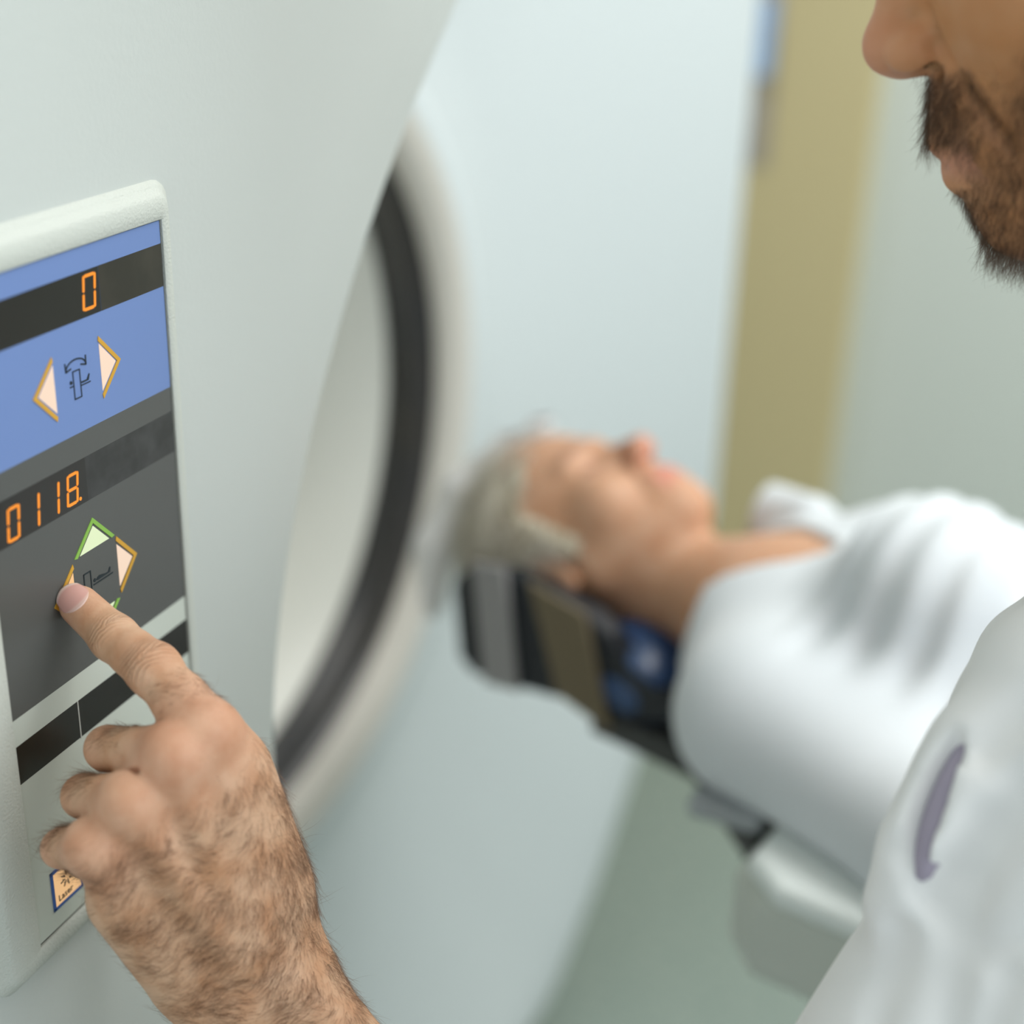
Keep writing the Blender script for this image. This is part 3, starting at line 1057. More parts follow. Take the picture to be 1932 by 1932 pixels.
stb[nH:nH + nA] = 0.50 * beard_mask(LQ) * (0.5 + 0.5 * vnoise(VA * 210, 8))
LB = (VB - HC) @ BM_.T
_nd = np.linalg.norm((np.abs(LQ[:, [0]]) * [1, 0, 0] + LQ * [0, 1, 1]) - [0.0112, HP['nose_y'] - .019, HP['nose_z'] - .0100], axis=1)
stb[nH:nH + nA] = np.maximum(stb[nH:nH + nA], 0.9 * (_nd < 0.0056))  # dark nostril tint: the shade of the cavity painted into the skin
stb[nH + nA:] = 0.4 * beard_mask(LB)
hd = np.maximum(smooth01((LQ[:, 2] - 0.055) / 0.02), smooth01((0.0 - LQ[:, 1]) / 0.02) * (LQ[:, 2] > -0.06))
stb[nH:nH + nA] = np.maximum(stb[nH:nH + nA], hd)
warm_shade = np.zeros(len(V)); warm_shade[nH:] = 0.75 * (1 - red[nH:] * .8)  # head and body tinted darker orange, shade put into the skin colour
set_attr(skin, 'tan', warm_shade)
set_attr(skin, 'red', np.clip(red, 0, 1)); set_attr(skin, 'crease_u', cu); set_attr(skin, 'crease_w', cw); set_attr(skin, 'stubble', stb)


def sample(Vv, Ff, Nn, weight, count):
    """area and weight driven root points"""
    c_ = Vv[Ff].mean(1)
    ar = np.linalg.norm(np.cross(Vv[Ff[:, 2]] - Vv[Ff[:, 0]], Vv[Ff[:, 3]] - Vv[Ff[:, 1]]), axis=1)
    wv = weight(c_, Nn[Ff].mean(1)) * ar
    idx = rng.choice(len(Ff), count, p=wv / wv.sum())
    a, b = rng.random((2, count, 1))
    q = Vv[Ff[idx]]
    P = (q[:, 0] * (1 - a) + q[:, 1] * a) * (1 - b) + (q[:, 3] * (1 - a) + q[:, 2] * a) * b
    N_ = Nn[Ff[idx]].mean(1)
    return P, N_ / (np.linalg.norm(N_, axis=1, keepdims=True) + 1e-9)


# ---- arm hair
def arm_w(c_, n_):
    px, py, z = px_of(c_)
    dors = np.clip(-(n_ @ cF) + 0.45, 0, 1)
    s_ = (c_ - Wc) @ ax_
    mid = Mk * .5 + Rk * .5
    # distance from the knuckle line towards the wrist
    back = smooth01(((c_ - I3) @ unit(Wc - mid) - 0.006) / 0.035)
    w = back * dors
    # patches on the finger segments
    for a_, b_, amp in ((I2, I3, .8), (Mk, Mp, 1.1), (Rk, Rp, 1.4), (Pk, Pp, 1.2)):
        t_ = ((c_ - a_) @ (b_ - a_)) / ((b_ - a_) @ (b_ - a_))
        rr = np.linalg.norm(c_ - a_ - np.clip(t_, 0, 1)[:, None] * (b_ - a_), axis=1)
        if amp == .8:
            g = np.exp(-((t_ - 0.55) / 0.25) ** 2)
        else:
            g = np.exp(-((t_ - 0.75) / 0.22) ** 2)
        up_ = np.clip(n_ @ cU + 0.1, 0, 1)
        w = np.maximum(w, (rr < 0.0125) * g * amp * up_ * 0.9)
    w = w * (0.15 + 0.85 * smooth01((vnoise(c_ * 140, 3) * .6 + vnoise(c_ * 330, 4) * .4 - .30) / .35))
    edge = 1 + 1.3 * np.exp(-((n_ @ cF) / .35) ** 2) * (n_ @ cR > 0)
    w = w * edge * (s_ < 0.17)
    ulnar = smooth01((n_ @ cv(-.75, -.65, 0) - 0.35) / 0.3)
    return w * (1 - ulnar * 0.9) + 1e-9


P_, N_ = sample(VH, FH, NH, arm_w, 24000)
gate = np.ones(len(P_), bool)
flow = cv(-0.95, -0.32, 0)
edgef = np.clip(N_ @ cR, 0, 1)[:, None] ** 1.5
s_ = ((P_ - Wc) @ ax_)[:, None]
armd = ax_ * -1.0
D_ = flow * (1 - edgef) + (cv(0.45, -0.75, 0)) * edgef
wob = (vnoise(P_ * 90, 11)[:, None] - .5) * 1.6
D_ = D_ + cv(0.3, -1, 0) * wob
D_ = D_ - N_ * (D_ * N_).sum(1, keepdims=True)
D_ /= np.linalg.norm(D_, axis=1, keepdims=True) + 1e-9
tip_patch = ((P_ - I3) @ unit(Wc - (Mk + Rk) / 2) < 0.004)
Ln = rng.uniform(0.0045, 0.0095, len(P_)) * np.where(tip_patch, 0.62, 1.0)
strands('arm_hair', P_, D_, N_, Ln, np.full(len(P_), 0.000046), M_ARMHAIR, doctor, rng, lift=0.22)
n1 = 70                                              # a few long stray hairs on the edge
i_ = rng.choice(np.where(edgef[:, 0] > 0.55)[0], n1)
strands('stray_hair', P_[i_], N_[i_] * .5 + cv(.5, .35, 0), N_[i_], rng.uniform(0.007, 0.014, n1), np.full(n1, 0.00004), M_ARMHAIR, doctor, rng, lift=0.6, curl=0.7)

for o_ in bpy.data.objects:
    if o_.name.split('.')[0] in ('arm_hair', 'stray_hair'):
        o_['kind'] = 'stuff'

# ---- fingernail
fa = unit(I0 - I1)                                   # towards the tip
nn_ = cv(0.10, 0.30, -1.0); nn_ = unit(nn_ - fa * (nn_ @ fa)); sb = np.cross(fa, nn_)
Vn, Fn = [], []
NU, NV = 18, 18
for lay in (0, 1):
    for i in range(NU + 1):
        for j in range(NV + 1):
            u = -1 + 2 * i / NU; v = -1 + 2 * j / NV
            # square to rounded nail outline
            uu = u * math.sqrt(1 - (0.78 if u < 0 else 0.5) * v * v); vv = v * math.sqrt(1 - 0.30 * u * u)
            a = uu * 0.0062 + 0.0003; b = vv * 0.0061
            rr = 0.0079 - (0.0004 if u > .5 else 0) * 0
            hgt = math.sqrt(max(rr * rr - b * b, 1e-8))
            drop = 0.10 * max(0, a - 0.001) ** 2 / 0.0066 * 1.8
            Vn.append(I0 + fa * a + sb * b + nn_ * (hgt * 1.0 - drop + 0.00012 - lay * 0.0011))
n2_ = (NU + 1) * (NV + 1)
for i in range(NU):
    for j in range(NV):
        a = i * (NV + 1) + j
        Fn.append((a, a + 1, a + NV + 2, a + NV + 1))
        Fn.append((a + n2_, a + n2_ + NV + 1, a + n2_ + NV + 2, a + n2_ + 1))
edge_ = [i * (NV + 1) for i in range(NU + 1)] + [NU * (NV + 1) + j for j in range(1, NV + 1)] + [i * (NV + 1) + NV for i in range(NU - 1, -1, -1)] + [j for j in range(NV - 1, 0, -1)]
for a, b in zip(edge_, edge_[1:] + edge_[:1]):
    Fn.append((a, b, b + n2_, a + n2_))
nail = link_mesh('fingernail', Vn, Fn, M_NAIL, doctor, smooth=True)
_t = np.repeat(np.linspace(-1, 1, NU + 1), NV + 1)
set_attr(nail, 'tip', np.tile(smooth01((_t - .72) / .12) * .8 + smooth01((-.62 - _t) / .2) * .45, 2))
_n = M_NAIL.node_tree; _a = _n.nodes.new('ShaderNodeAttribute'); _a.attribute_name = 'tip'
_m = _n.nodes.new('ShaderNodeMix'); _m.data_type = 'RGBA'
_m.inputs[6].default_value = (0.62, 0.34, 0.29, 1); _m.inputs[7].default_value = (0.78, 0.62, 0.54, 1)
_n.links.new(_a.outputs['Fac'], _m.inputs[0]); _n.links.new(_m.outputs[2], _n.nodes['Principled BSDF'].inputs['Base Color'])
nail['label'] = 'pink glossy fingernail'

# ---- beard
NA_ = vnormals(VA, FA)


def beard_w(c_, n_):
    return beard_mask((c_ - HC) @ BM_.T) * (0.35 + 0.65 * vnoise(c_ * 160, 5)) + 1e-9


P_, N_ = sample(VA, FA, NA_, beard_w, 34000)
q_ = (P_ - HC) @ BM_.T
down = -Uv + Fv * 0.25
D_ = down[None, :] + Fv[None, :] * np.where(q_[:, 1:2] > 0.07, 0.35, -0.15)
D_ = D_ - N_ * (D_ * N_).sum(1, keepdims=True) * (0.8 - 0.6 * smooth01(-(N_ @ Uv) * 1.6))[:, None]
D_ /= np.linalg.norm(D_, axis=1, keepdims=True)
stren = beard_mask(q_)
Ln = rng.uniform(0.004, 0.0080, len(P_)) * (0.45 + 0.55 * stren) * np.where(q_[:, 2] < -0.112, 1.9, 1.0) * np.where((q_[:, 2] > -.078) & (q_[:, 1] > .085), 1.5, 1.0)
bd = strands('beard', P_, D_, N_, Ln, np.full(len(P_), 0.00007), M_BEARD, doctor, rng, lift=0.40, curl=0.8)

# ---- head hair (above the frame, seen only from elsewhere)
def hair_w(c_, n_):
    q = (c_ - HC) @ BM_.T
    return np.maximum(smooth01((q[:, 2] - 0.055) / 0.02), smooth01((0.0 - q[:, 1]) / 0.02) * (q[:, 2] > -0.06)) * (np.abs(q[:, 0]) < .079) + 1e-9


P_, N_ = sample(VA, FA, NA_, hair_w, 9000)
D_ = (-Fv - Uv * .5)[None, :] - N_ * 0.0
D_ = D_ - N_ * (D_ @ Uv)[:, None] * 0.2
D_ /= np.linalg.norm(D_, axis=1, keepdims=True)
strands('hair', P_, D_, N_, rng.uniform(0.012, 0.022, len(P_)), np.full(len(P_), 0.00016), M_BEARD, doctor, rng, lift=0.35, curl=0.4)

# ------------------------------------------------------------------ the white coat
axu = unit(EL - SH)
vis = cv(0.1, 0.1, -1); vis = unit(vis - axu * (vis @ axu)); lat = np.cross(axu, vis)
if lat @ cR > 0:
    lat = -lat                                       # lat: picture-left side of the sleeve


def folds(p, amp):
    s = (p - SH) @ axu; l = (p - SH) @ lat
    f1 = np.sin((s * 38 + l * 42) + 2.2 * vnoise(p * 11, 2) * 3.1)
    f2 = np.sin((s * 21 - l * 30) + 2.5 * vnoise(p * 8, 9) * 3.1 + 1.0)
    return amp * (0.55 * f1 + 0.45 * f2)


def sleeve_core(p):
    return cap(p, SH - axu * 0.0, SH * .12 + EL * .88, 0.050, 0.052)


TO0, TO1 = W(2350, 1280, 0.60), W(2420, 2700, 0.60)


def coat_base(p):
    d = sleeve_core(p)
    d = sm_min(d, cap(p, SH, W(2420, 1050, 0.57), 0.050, 0.050), 0.03)
    t = cap(p, TO0, TO1, 0.092, 0.112)
    d = sm_min(d, t, 0.022)
    # lapel and collar roll along the front edge
    d = sm_min(d, cap(p, W(2060, 1010, 0.555), W(1935, 1225, 0.545), 0.012, 0.010), 0.012)
    d = sm_min(d, cap(p, W(1935, 1225, 0.545), W(1835, 1410, 0.515), 0.010, 0.006), 0.014)
    for a_, b_ in ((W(1830, 1420, .487), W(1798, 1500, .485)), (W(1798, 1500, .485), W(1740, 1600, .484)), (W(1740, 1600, .484), W(1708, 1700, .486))):
        d = sm_min(d, cap(p, a_, b_, 0.012, 0.012), 0.016)
    d = d + folds(p, 0.0042)
    return d


def hit(px, py, z0=0.40, z1=0.62):
    zs = np.linspace(z0, z1, 500)
    P = CAM + ray(px, py) * zs[:, None]
    d = coat_base(P)
    i = np.argmax(d < 0) if (d < 0).any() else np.argmin(d)
    return P[i]


CREASES = [(hit(*a_) - cF * r_ * .35, hit(*b_) - cF * r_ * .25, r_) for a_, b_, r_ in (((1690, 1605), (1800, 1745), .0012), ((1945, 1490), (1822, 1655), .0055), ((1815, 1665), (1785, 1945), .0045),
                                                       ((1945, 1320), (1850, 1410), .0045), ((1945, 1770), (1850, 1790), .0035), ((1860, 1560), (1760, 1700), .0030),
                                                       ((1690, 1760), (1650, 1930), .0025), ((1900, 1850), (1860, 1960), .0030))]
_va, _vb = hit(1797, 1388), hit(1708, 1622)
VENT_C = (_va + _vb) / 2 * 0.4 + hit(1742, 1508) * 0.6
_a1 = unit(_vb - _va); _a3 = unit(VENT_C - (SH + axu * ((VENT_C - SH) @ axu))); _a3 = unit(_a3 - _a1 * (_a3 @ _a1))
VENT_B = np.stack([_a1, np.cross(_a1, _a3), _a3])


RS0 = W(2440, 1180, 0.645)
RS1 = RS0 + np.array([-0.13, -0.20, -0.20])
RS2 = TO1 + np.array([0.0, -0.07, 0.02])


def coat_fn(p):
    d = coat_base(p)
    # seam and armpit folds
    for a_, b_, r_ in CREASES:
        d = sm_sub(d, cap(p, a_, b_, r_, r_ * .5), 0.010)
    # open vent that shows the shirt
    d = sm_sub(d, ell(p, VENT_C + VENT_B[2] * .006, (0.0262, 0.0058, 0.022), VENT_B), 0.003)
    # skirt of the coat, and the far sleeve whose hand is in the hip pocket
    d = sm_min(d, cap(p, TO1, TO1 + np.array([-.04, -.01, -0.30]), 0.118, 0.135), 0.03)
    d = sm_min(d, cap(p, RS0, RS1, 0.050, 0.046), 0.03)
    d = sm_min(d, cap(p, RS1, RS2, 0.046, 0.042), 0.02)
    # hollow inside so that the arm is not buried in cloth at the cuff
    d = np.maximum(d, -(cap(p, SH * .25 + EL * .75, EL + axu * 0.05, 0.040, 0.046)))
    # open neck
    return d


lo, hi = box_of([SH, EL, TO0, TO1 - UP * .34, RS0, RS1, W(2420, 1050, .57)], 0.14)
VC, FC = surface(coat_fn, lo, hi, 0.0021, 12)
coat = link_np('coat', VC, FC, M_COAT, doctor)
coat['label'] = 'white cotton coat'


def shirt_fn(p):
    d = cap(p, SH, SH * .12 + EL * .88, 0.0400, 0.0415)
    d = sm_min(d, cap(p, TO0, TO1, 0.080, 0.098), 0.02)
    d = sm_min(d, cap(p, SH, neck_w, 0.042, 0.050), 0.03)
    return sm_min(d, ell(p, VENT_C - VENT_B[2] * 0.0100, (0.0262, 0.0064, 0.0070), VENT_B), 0.004)


lo, hi = box_of([SH, EL, TO0, TO1, neck_w], 0.14)
VS, FS = surface(shirt_fn, lo, hi, 0.0022, 12)
shirt = link_np('shirt', VS, FS, M_LAV, doctor)
shirt['label'] = 'lavender shirt under the coat'
bc = W(1858, 1325, 0.500)
slv = bmesh.new()
bmesh.ops.create_cone(slv, cap_ends=True, segments=20, radius1=0.0020, radius2=0.0016, depth=0.0012,
                      matrix=Matrix.Translation(bc) @ Vector(-cF).to_track_quat('Z', 'Y').to_matrix().to_4x4())
bm_obj('button', slv, mat('button_pearl', (0.75, 0.76, 0.74), 0.25), doctor, True)

# trousers and shoes below the frame
M_TRO = mat('trousers_grey', (0.10, 0.11, 0.14), 0.8)
hipc = TO1
for sgn in (-1, 1):
    fx = hipc + np.array([0.050 * sgn - .03, -0.060 * sgn, 0.0])
    foot = np.array([fx[0], fx[1], 0.09])
    lo_, hi_ = box_of([fx, foot], 0.11)
    cz_ = surface(lambda p: cap(p, fx, foot, 0.072, 0.050), lo_, hi_, 0.008)
    link_np('trouser_leg', cz_[0], cz_[1], M_TRO, doctor)
    sh_ = foot + np.array([-0.03, 0.05, -0.04])
    lo_, hi_ = box_of([sh_], 0.17)
    cz_ = surface(lambda p: np.maximum(ell(p, sh_, (0.13, 0.045, 0.055), np.array([[-0.6, 0.8, 0], [-0.8, -0.6, 0], [0, 0, 1.0]])), 0.002 - p[:, 2]), lo_, hi_, 0.006)
    link_np('shoe', cz_[0], cz_[1], M_BEARD, doctor)

# ------------------------------------------------------------------ the patient
HW = W(1102, 1018, 1.185)
AN = math.radians(8)
Bv = np.array([-math.sin(AN), -math.cos(AN), 0.0]); Rv = np.array([-math.cos(AN), math.sin(AN), 0.0])


def bp(b, r, u):                       # along the body, towards the near side, up
    return HW + Bv * b + Rv * r + UP * u


def op(px, py, r):                     # point on the lengthwise plane at offset r
    ry = ray(px, py)
    t = ((HW - CAM) @ Rv + r) / (ry @ Rv)
    return CAM + ry * t


def bru(P):
    d = P - HW
    return d @ Bv, d @ Rv, d @ UP


patient = thing('person', (HW[0], HW[1] - 0.3, 0.9), 'woman with short blond hair in a white top lying on the scanner table', 'person')
tilt = math.radians(-8)
zc = unit(-Bv * math.cos(tilt) - UP * math.sin(tilt)); fc_ = unit(UP - zc * (UP @ zc))
turn = math.radians(-7)
xr = np.cross(fc_, zc)
fc_ = unit(fc_ * math.cos(turn) + Rv * math.sin(turn)); fc_ = unit(fc_ - zc * (fc_ @ zc)); xr = np.cross(fc_, zc)
BW = np.stack([xr, fc_, zc])
SW = 0.85
nk = op(1420, 1130, 0.02)
nkl = (nk - HW) @ BW.T / SW


def whead(p):
    return head_fn((p - HW) @ BW.T / SW, WP, nkl, 0.047) * SW


cn = op(1500, 1230, 0.03)


RIM_B, _r, RIM_U = bru(op(1378, 1642, .245))


def wbody(p):
    d = whead(p)
    # shoulders, chest and abdomen
    d = sm_min(d, cap(p, op(1428, 1345, .130), op(1460, 1085, -.13), 0.037, 0.040), 0.03)
    ch = ell(p, op(1700, 1225, 0.0), (0.150, 0.150, 0.074), np.stack([Rv, Bv, UP]))
    d = sm_min(d, ch, 0.04)
    d = sm_min(d, ell(p, op(1765, 1112, .055), (0.058, 0.060, 0.052), np.stack([Rv, Bv, UP])), 0.035)
    d = sm_min(d, ell(p, op(1765, 1088, -.06), (0.058, 0.060, 0.052), np.stack([Rv, Bv, UP])), 0.035)
    d = sm_min(d, ell(p, op(2130, 1400, 0.0), (0.145, 0.26, 0.076), np.stack([Rv, Bv, UP])), 0.05)
    # near arm along the side, far arm likewise
    d = sm_min(d, cap(p, op(1435, 1360, .145), op(1760, 1580, .185), 0.044, 0.040), 0.045)
    d = sm_min(d, cap(p, op(1760, 1580, .185), op(2200, 1640, .17), 0.038, 0.030), 0.018)
    d = sm_min(d, cap(p, bp(.20, -.165, -.03), bp(.48, -.20, -.04), 0.045, 0.038), 0.018)
    b_ = (p - HW) @ Bv
    lim = np.where(b_ > RIM_B - .004, RIM_U + .0045, -0.084)
    return np.where(b_ > 0.05, np.maximum(d, (lim - (p - HW) @ UP)), d)   # rests flat on the pad


lo, hi = box_of([HW + UP * .03, bp(0, .1, -.06), bp(0, -.1, .06), bp(-.11, 0, 0), op(2200, 1600, .2), bp(.60, -.22, .1), bp(.6, .2, -.15), bp(.2, .23, 0)], 0.045)
VW, FW = surface(wbody, lo, hi, 0.0034, 8)
wskin = link_np('skin', VW, FW, M_SKINW, patient)
LW = (VW - HW) @ BW.T / SW
redw = 0.7 * np.exp(-((np.abs(LW[:, 2] - WP['mouth_z'])) / .010) ** 2) * (np.abs(LW[:, 0]) < .024) * (LW[:, 1] > .082)
redw += 0.9 * np.exp(-(np.linalg.norm(LW - [-.078, -.012, -.02], axis=1) / .028) ** 2) + 0.5 * np.exp(-(np.linalg.norm(LW - [0, .110, -.036], axis=1) / .018) ** 2)
redw += 0.3 * np.exp(-(np.linalg.norm(LW - [-.045, .065, -.03], axis=1) / .025) ** 2)
stw = 0.7 * np.exp(-((LW[:, 2] + .004) / .0035) ** 2) * np.exp(-((np.abs(LW[:, 0]) - .032) / .014) ** 4) * (LW[:, 1] > .07)
stw += 0.55 * np.exp(-((LW[:, 2] - .022) / .004) ** 2) * np.exp(-((np.abs(LW[:, 0]) - .032) / .016) ** 4) * (LW[:, 1] > .07)
set_attr(wskin, 'red', np.clip(redw, 0, 1)); set_attr(wskin, 'stubble', np.clip(stw, 0, 1))
set_attr(wskin, 'crease_u', np.zeros(len(VW))); set_attr(wskin, 'crease_w', np.zeros(len(VW)))


# white top
def wcloth(p):
    b, r, u = (p - HW) @ Bv, (p - HW) @ Rv, (p - HW) @ UP
    d = wbody(p) - 0.0055
    # soft pleats across the belly and flank
    pl = np.sin(b * 210 + r * 60 + 5 * vnoise(p * 10, 21)) * 0.0022 * smooth01((b - .20) / .06) * smooth01((0.16 - np.abs(r)) / .04)
    d = d - pl
    d = np.maximum(d, np.where(b > RIM_B - .004, RIM_U + .0035, -.0865) - u)
    d = sm_min(d, cap(p, op(1450, 985, -.115), op(1530, 975, -.085), 0.034, 0.018), 0.02)
    return d


def collar_keep(p):
    """cloth lies below the neckline only"""
    px, py, z = px_of(p)
    b, r, u = (p - HW) @ Bv, (p - HW) @ Rv, (p - HW) @ UP
    near_line = 1210 + (px - 1290) * (1040 - 1210) / (1570 - 1290)
    return b, r, u, px, py, near_line


nA_, nB_, nC_ = op(1318, 1238, .070), op(1580, 1055, .012), op(1405, 1050, -.085)
# neckline: a cutting surface through three points of the collar, V shaped about the body axis


def neck_cut(p):
    d1_ = (nA_ - HW); d2_ = (nB_ - HW); d3_ = (nC_ - HW)
    b = (p - HW) @ Bv; r = (p - HW) @ Rv; u = (p - HW) @ UP
    bA, rA = d1_ @ Bv, d1_ @ Rv; bB, rB = d2_ @ Bv, d2_ @ Rv; bC, rC = d3_ @ Bv, d3_ @ Rv
    near = bB + (bA - bB) * np.clip((r - rB) / (rA - rB), 0, 1)
    far = bB + (bC - bB) * np.clip((r - rB) / (rC - rB), 0, 1)
    near = near + 0.022 * np.sin(math.pi * np.clip((r - rB) / (rA - rB), 0, 1))
    lim = np.where(r > rB, near, far)
    lim = np.where(u < -0.02, np.minimum(lim, bA - 0.004), lim)
    return lim - b                                   # positive where skin must stay bare


def top_fn(p):
    return np.maximum(wcloth(p), neck_cut(p))


VT, FT = surface(top_fn, lo - .015, hi + .015, 0.0030, 8)
top = link_np('knit_top', VT, FT, M_TOP, patient)
top['label'] = 'white long-sleeved top with open collar'


# trousers and feet, hidden behind the man in the photo
def wleg_fn(p):
    d = ell(p, bp(.62, 0, -.005), (0.165, 0.17, 0.080), np.stack([Rv, Bv, UP]))
    for sg in (-1, 1):
        d = sm_min(d, cap(p, bp(.70, .085 * sg, -.01), bp(1.05, .095 * sg, -.02), 0.072, 0.052), 0.03)
        d = sm_min(d, cap(p, bp(1.05, .095 * sg, -.02), bp(1.40, .095 * sg, -.035), 0.052, 0.040), 0.02)
    return np.maximum(d, RIM_U + .0045 - (p - HW) @ UP)


l_, h_ = box_of([bp(.45, .16, 0), bp(.45, -.16, 0), bp(1.45, .16, 0), bp(1.45, -.16, 0)], 0.11)
cz_ = surface(wleg_fn, l_, h_, 0.008, 8)
link_np('trousers', cz_[0], cz_[1], mat('trousers_navy', (0.03, 0.04, 0.08), 0.8), patient)
for sg in (-1, 1):
    fc0 = bp(1.43, .095 * sg, .0)
    l_, h_ = box_of([fc0], 0.15)
    cz_ = surface(lambda p: np.maximum(ell(p, fc0, (0.038, 0.040, 0.095), np.stack([Rv, Bv, UP])), RIM_U + .0045 - (p - HW) @ UP), l_, h_, 0.006, 8)
    link_np('sock', cz_[0], cz_[1], M_TOP, patient)


# hair: a swept-back cap over skull and temples
def whair(p):
    q = (p - HW) @ BW.T / SW
    x = np.abs(q[:, 0])
    s = np.stack([x, q[:, 1], q[:, 2]], 1)
    d = ell(s, (0, -0.014, 0.032), (0.085, 0.100, 0.090))
    d = sm_min(d, ell(s, (0.058, 0.002, 0.0), (0.028, 0.040, 0.045)), 0.02)
    # open the face
    lim = (q[:, 1] - (0.066 - 0.9 * (q[:, 2] < 0) * (-q[:, 2])) - 0.0) * 0.9 + 0
    face = (0.034 + 0.22 * q[:, 1] - q[:, 2]) * 0.9
    cutf = np.minimum(q[:, 1] - 0.030, face)
    d = sm_sub(d, -cutf, 0.006)
    d = sm_sub(d, ell(s, (0.085, -0.010, -0.022), (0.030, 0.024, 0.034)), 0.006)
    low = (-0.030 - q[:, 2])
    d = np.maximum(d, low)
    d = np.maximum(d, 0.0 - (q[:, 2] + .055))
    st = np.sin(np.arctan2(q[:, 1] + 0.02, q[:, 2] + .02) * 34 + x * 40 + 3 * vnoise(q * 40, 5)) * 0.0016
    return (d + st) * SW


lo_, hi_ = box_of([HW], 0.15)
VR, FR = surface(whair, lo_, hi_, 0.0022, 8)
link_np('hair', VR, FR, M_HAIRW, patient)
NR = vnormals(VR, FR)
P_, N_ = sample(VR, FR, NR, lambda c_, n_: 1.0 * (((c_ - HW) @ BW.T)[:, 2] > -.02) + 1e-9, 5200)
D_ = zc * 0.35 - fc_ * 1.0 - zc * 0.55
D_ = D_[None, :] - N_ * (N_ @ D_)[:, None]
D_ /= np.linalg.norm(D_, axis=1, keepdims=True)
M_HS = mat('light_hair_strand', (0.74, 0.70, 0.60), 0.5)
strands('hair_strands', P_, D_, N_, rng.uniform(0.02, 0.045, len(P_)), np.full(len(P_), 0.00035), M_HS, patient, rng, lift=0.12, curl=0.15)

# ------------------------------------------------------------------ the table
table = thing('patient_table', (HW[0] - .1, HW[1] - .5, 0), 'narrow white scanner table with dark strapped head holder under the patient', 'table')
M_HOLD = mat('holder_black', (0.012, 0.015, 0.020), 0.55)
M_ST1 = mat('strap_grey', (0.33, 0.32, 0.32), 0.8)
M_ST2 = mat('strap_olive', (0.17, 0.135, 0.082), 0.8)
M_CUSH = mat('cushion_blue', (0.02, 0.06, 0.16), 0.35, coat=0.3)
M_TBL = mat('table_cover', (0.62, 0.66, 0.60), 0.5)
M_RIM = mat('table_rim_white', (0.88, 0.94, 0.92), 0.35)
M_PAD = mat('table_pad_dark', (0.05, 0.052, 0.050), 0.6)


def wall_prism(name, pts, r0, r1, m, parent, bevel=0.006, rt=None):
    """outline on the near lengthwise plane, extruded across the table"""
    P0_ = [op(x, y, r0) for x, y in pts]
    bm = bmesh.new()
    a = [bm.verts.new(tuple(p)) for p in P0_]
    b = [bm.verts.new(tuple(p - Rv * (r0 - r1))) for p in P0_]
    f1 = bm.faces.new(a); f2 = bm.faces.new(list(reversed(b)))
    for i in range(len(a)):
        j = (i + 1) % len(a)
        bm.faces.new((a[i], b[i], b[j], a[j]))
    if bevel:
        es = [e for e in list(f1.edges) + list(f2.edges)]
        bmesh.ops.bevel(bm, geom=es, offset=bevel, segments=3, affect='EDGES', profile=0.6)
    return bm_obj(name, bm, m, parent, False)


RO = 0.098
hold = wall_prism('head_holder', [(853, 1110), (862, 1088), (885, 1078), (960, 1084), (1040, 1120), (1108, 1165), (1150, 1200), (1172, 1262), (1225, 1308), (1300, 1335), (1316, 1358), (1240, 1366), (1170, 1360),
                                  (1090, 1330), (1050, 1300), (960, 1290), (890, 1272), (865, 1240)], RO, RO - 0.022, M_HOLD, table)
wall_prism('holder_far_wall', [(853, 1110), (862, 1088), (885, 1078), (960, 1084), (1040, 1120), (1108, 1165), (1150, 1200), (1172, 1262), (1225, 1308), (1300, 1335), (1316, 1358), (1240, 1366), (1170, 1360),
                               (1090, 1330), (1050, 1300), (960, 1290), (890, 1272), (865, 1240)], -RO + .022, -RO, M_HOLD, hold)
wall_prism('holder_floor', [(868, 1225), (1090, 1285), (1310, 1325), (1318, 1360), (1170, 1362), (1090, 1330), (1050, 1302), (960, 1290), (890, 1274)], RO - .01, -RO + .01, M_HOLD, hold)


def strap(name, pts, m):
    return wall_prism(name, pts, RO + 0.006, -RO - 0.006, m, hold, bevel=0.003)


def strap_band(name, top, bot, m):
    """band that goes down the near wall, under the holder and up the far side"""
    (x0, y0), (x1, y1) = top
    (u0, v0), (u1, v1) = bot
    sec = []
    A = op(x0, y0, RO + .005); B = op(x1, y1, RO + .005)
    Cc = op(u0, v0, RO + .005); Dd = op(u1, v1, RO + .005)
    acr = -Rv * (2 * RO + .010)
    path = [(A, B), (A * .3 + Cc * .7, B * .3 + Dd * .7), (Cc, Dd), (Cc + acr * .5 - UP * .004, Dd + acr * .5 - UP * .004), (Cc + acr, Dd + acr), (A + acr, B + acr)]
    bm = bmesh.new()
    vs = [(bm.verts.new(tuple(a)), bm.verts.new(tuple(b))) for a, b in path]
    for (a, b), (c, d) in zip(vs[:-1], vs[1:]):
        bm.faces.new((a, b, d, c))
    o = bm_obj(name, bm, m, hold, False)
    md = o.modifiers.new('thick', 'SOLIDIFY'); md.thickness = 0.004; md.offset = 0
    return o


strap_band('strap', ((893, 1062), (953, 1070)), ((915, 1284), (978, 1300)), M_ST1)['label'] = 'grey strap'
strap_band('strap', ((1000, 1098), (1104, 1158)), ((1052, 1305), (1150, 1376)), M_ST2)['label'] = 'olive strap'
# blue glossy neck cushion between the walls
cz_ = surface(lambda p: ell(p, op(1225, 1262, .050), (0.052, 0.048, 0.034), np.stack([Rv, unit(Bv - UP * .35), unit(UP + Bv * .35)])), op(1225, 1262, .05) - .07, op(1225, 1262, .05) + .07, 0.003)
link_np('neck_cushion', cz_[0], cz_[1], M_CUSH, hold)['label'] = 'glossy blue neck cushion'


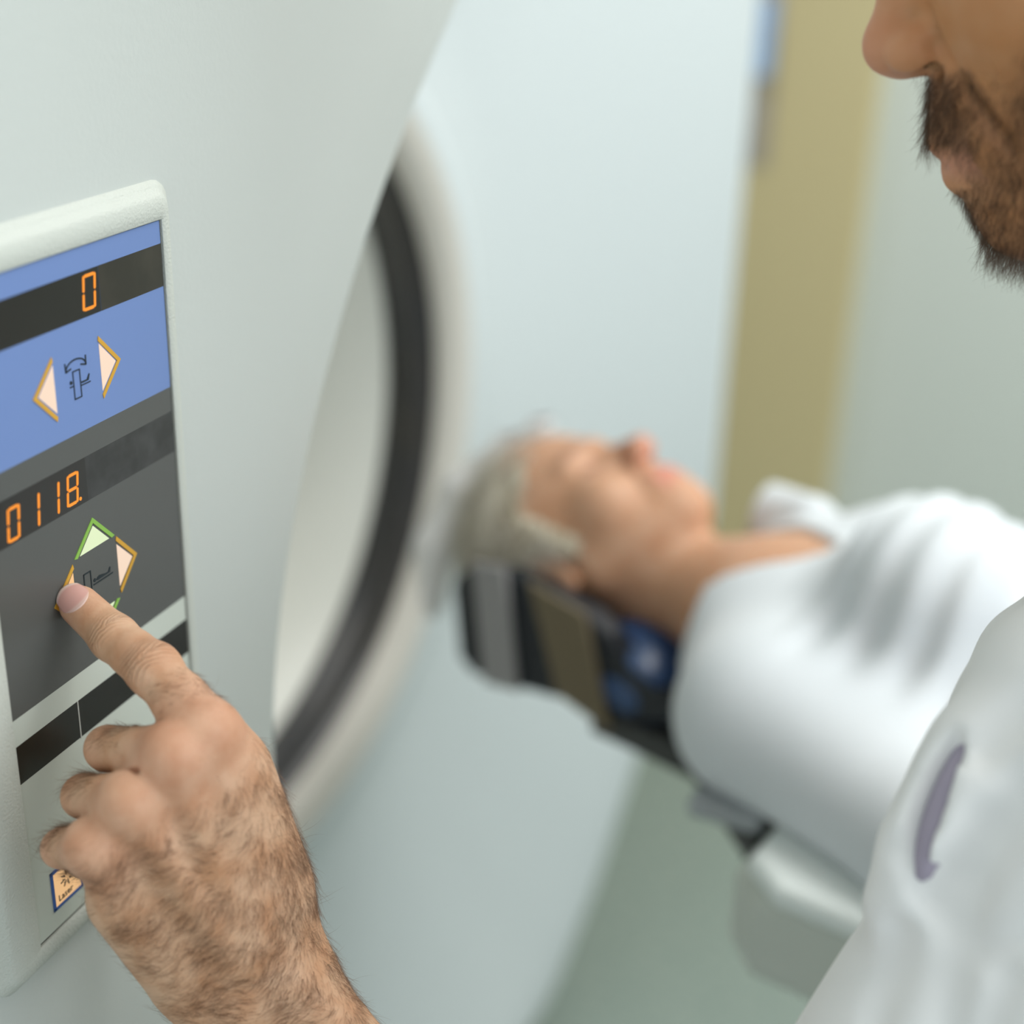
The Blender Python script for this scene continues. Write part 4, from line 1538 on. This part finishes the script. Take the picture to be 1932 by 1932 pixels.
# white liner that curves up behind the crown
def liner(p):
    a_, b_, c_, d_ = op(965, 828, -.02), op(868, 922, .0), op(818, 1032, .02), op(815, 1145, .04)
    d = sm_min(cap(p, a_, b_, .009, .014), cap(p, b_, c_, .014, .017), .01)
    d = sm_min(d, cap(p, c_, d_, .017, .010), .01)
    e = sm_min(cap(p, a_ - Rv * .05, b_ - Rv * .06, .009, .014), cap(p, b_ - Rv * .06, c_ - Rv * .06, .014, .016), .01)
    return sm_min(d, e, .04)


lp = [op(1005, 842, -.1), op(828, 1160, .03), op(905, 940, -.12)]
l_, h_ = box_of(lp, .04)
cz_ = surface(liner, l_, h_, 0.003)
link_np('head_liner', cz_[0], cz_[1], mat('liner_white', (0.95, 0.93, 0.93), 0.8), hold)['label'] = 'white pad behind the head'

# tabletop pad, rim and body: plan widens away from the scanner
b0 = bru(op(1322, 1362, .105))[0]; b1 = bru(op(1450, 1512, .180))[0]


def plan_prism(name, plan, u0, u1, m, parent=None, bevel=0.006):
    bm = bmesh.new()
    a = [bm.verts.new(tuple(bp(b, r, u0))) for b, r in plan]
    c = [bm.verts.new(tuple(bp(b, r, u1))) for b, r in plan]
    f1 = bm.faces.new(a); f2 = bm.faces.new(list(reversed(c)))
    for i in range(len(a)):
        j = (i + 1) % len(a)
        bm.faces.new((a[i], c[i], c[j], a[j]))
    if bevel:
        bmesh.ops.bevel(bm, geom=list(f1.edges) + list(f2.edges), offset=bevel, segments=4, affect='EDGES', profile=0.5)
    return bm_obj(name, bm, m, parent, False)


upad = -0.088
plan_prism('tabletop', [(0.07, -.095), (0.07, .095), (b0, .100), (b1, .185), (1.75, .205), (1.75, -.205), (b1, -.185), (b0, -.100)], upad - .022, upad, M_PAD, table, bevel=.004)
rb_, rr_, ru_ = bru(op(1378, 1642, .245))
rim_r = 0.245
plan_prism('side_rim', [(rb_ + .004, -rim_r + .02), (rb_ + .004, rim_r - .02), (rb_ + .03, rim_r), (1.85, rim_r + .03), (1.85, -rim_r - .03), (rb_ + .03, -rim_r)], ru_ - .016, ru_ + .003, M_RIM, table, bevel=.007)
side_u = bru(op(1352, 1815, .235))[2]
plan_prism('table_body', [(rb_ - .008, -rim_r + .03), (rb_ - .008, rim_r - .03), (rb_ + .016, rim_r - .006), (1.83, rim_r + .016), (1.83, -rim_r - .016), (rb_ + .016, -rim_r + .006)], side_u, ru_ - .014, M_TBL, table, bevel=.012)
ped = bp(1.15, 0, 0)
slab('pedestal', (ped[0], ped[1], (HW[2] + side_u) / 2), 0.34, 0.7, HW[2] + side_u, M_TBL, table, bevel=.03)
slab('release_handle', tuple(op(1372, 1528, .19)), 0.022, 0.05, 0.014, mat('handle_grey', (0.35, 0.38, 0.40), 0.4), table, bevel=.005)


# ceiling with its lamps
struct(slab('ceiling', (0.4, 0.2, 2.86), 6.2, 7.4, 0.1, M_CEIL))
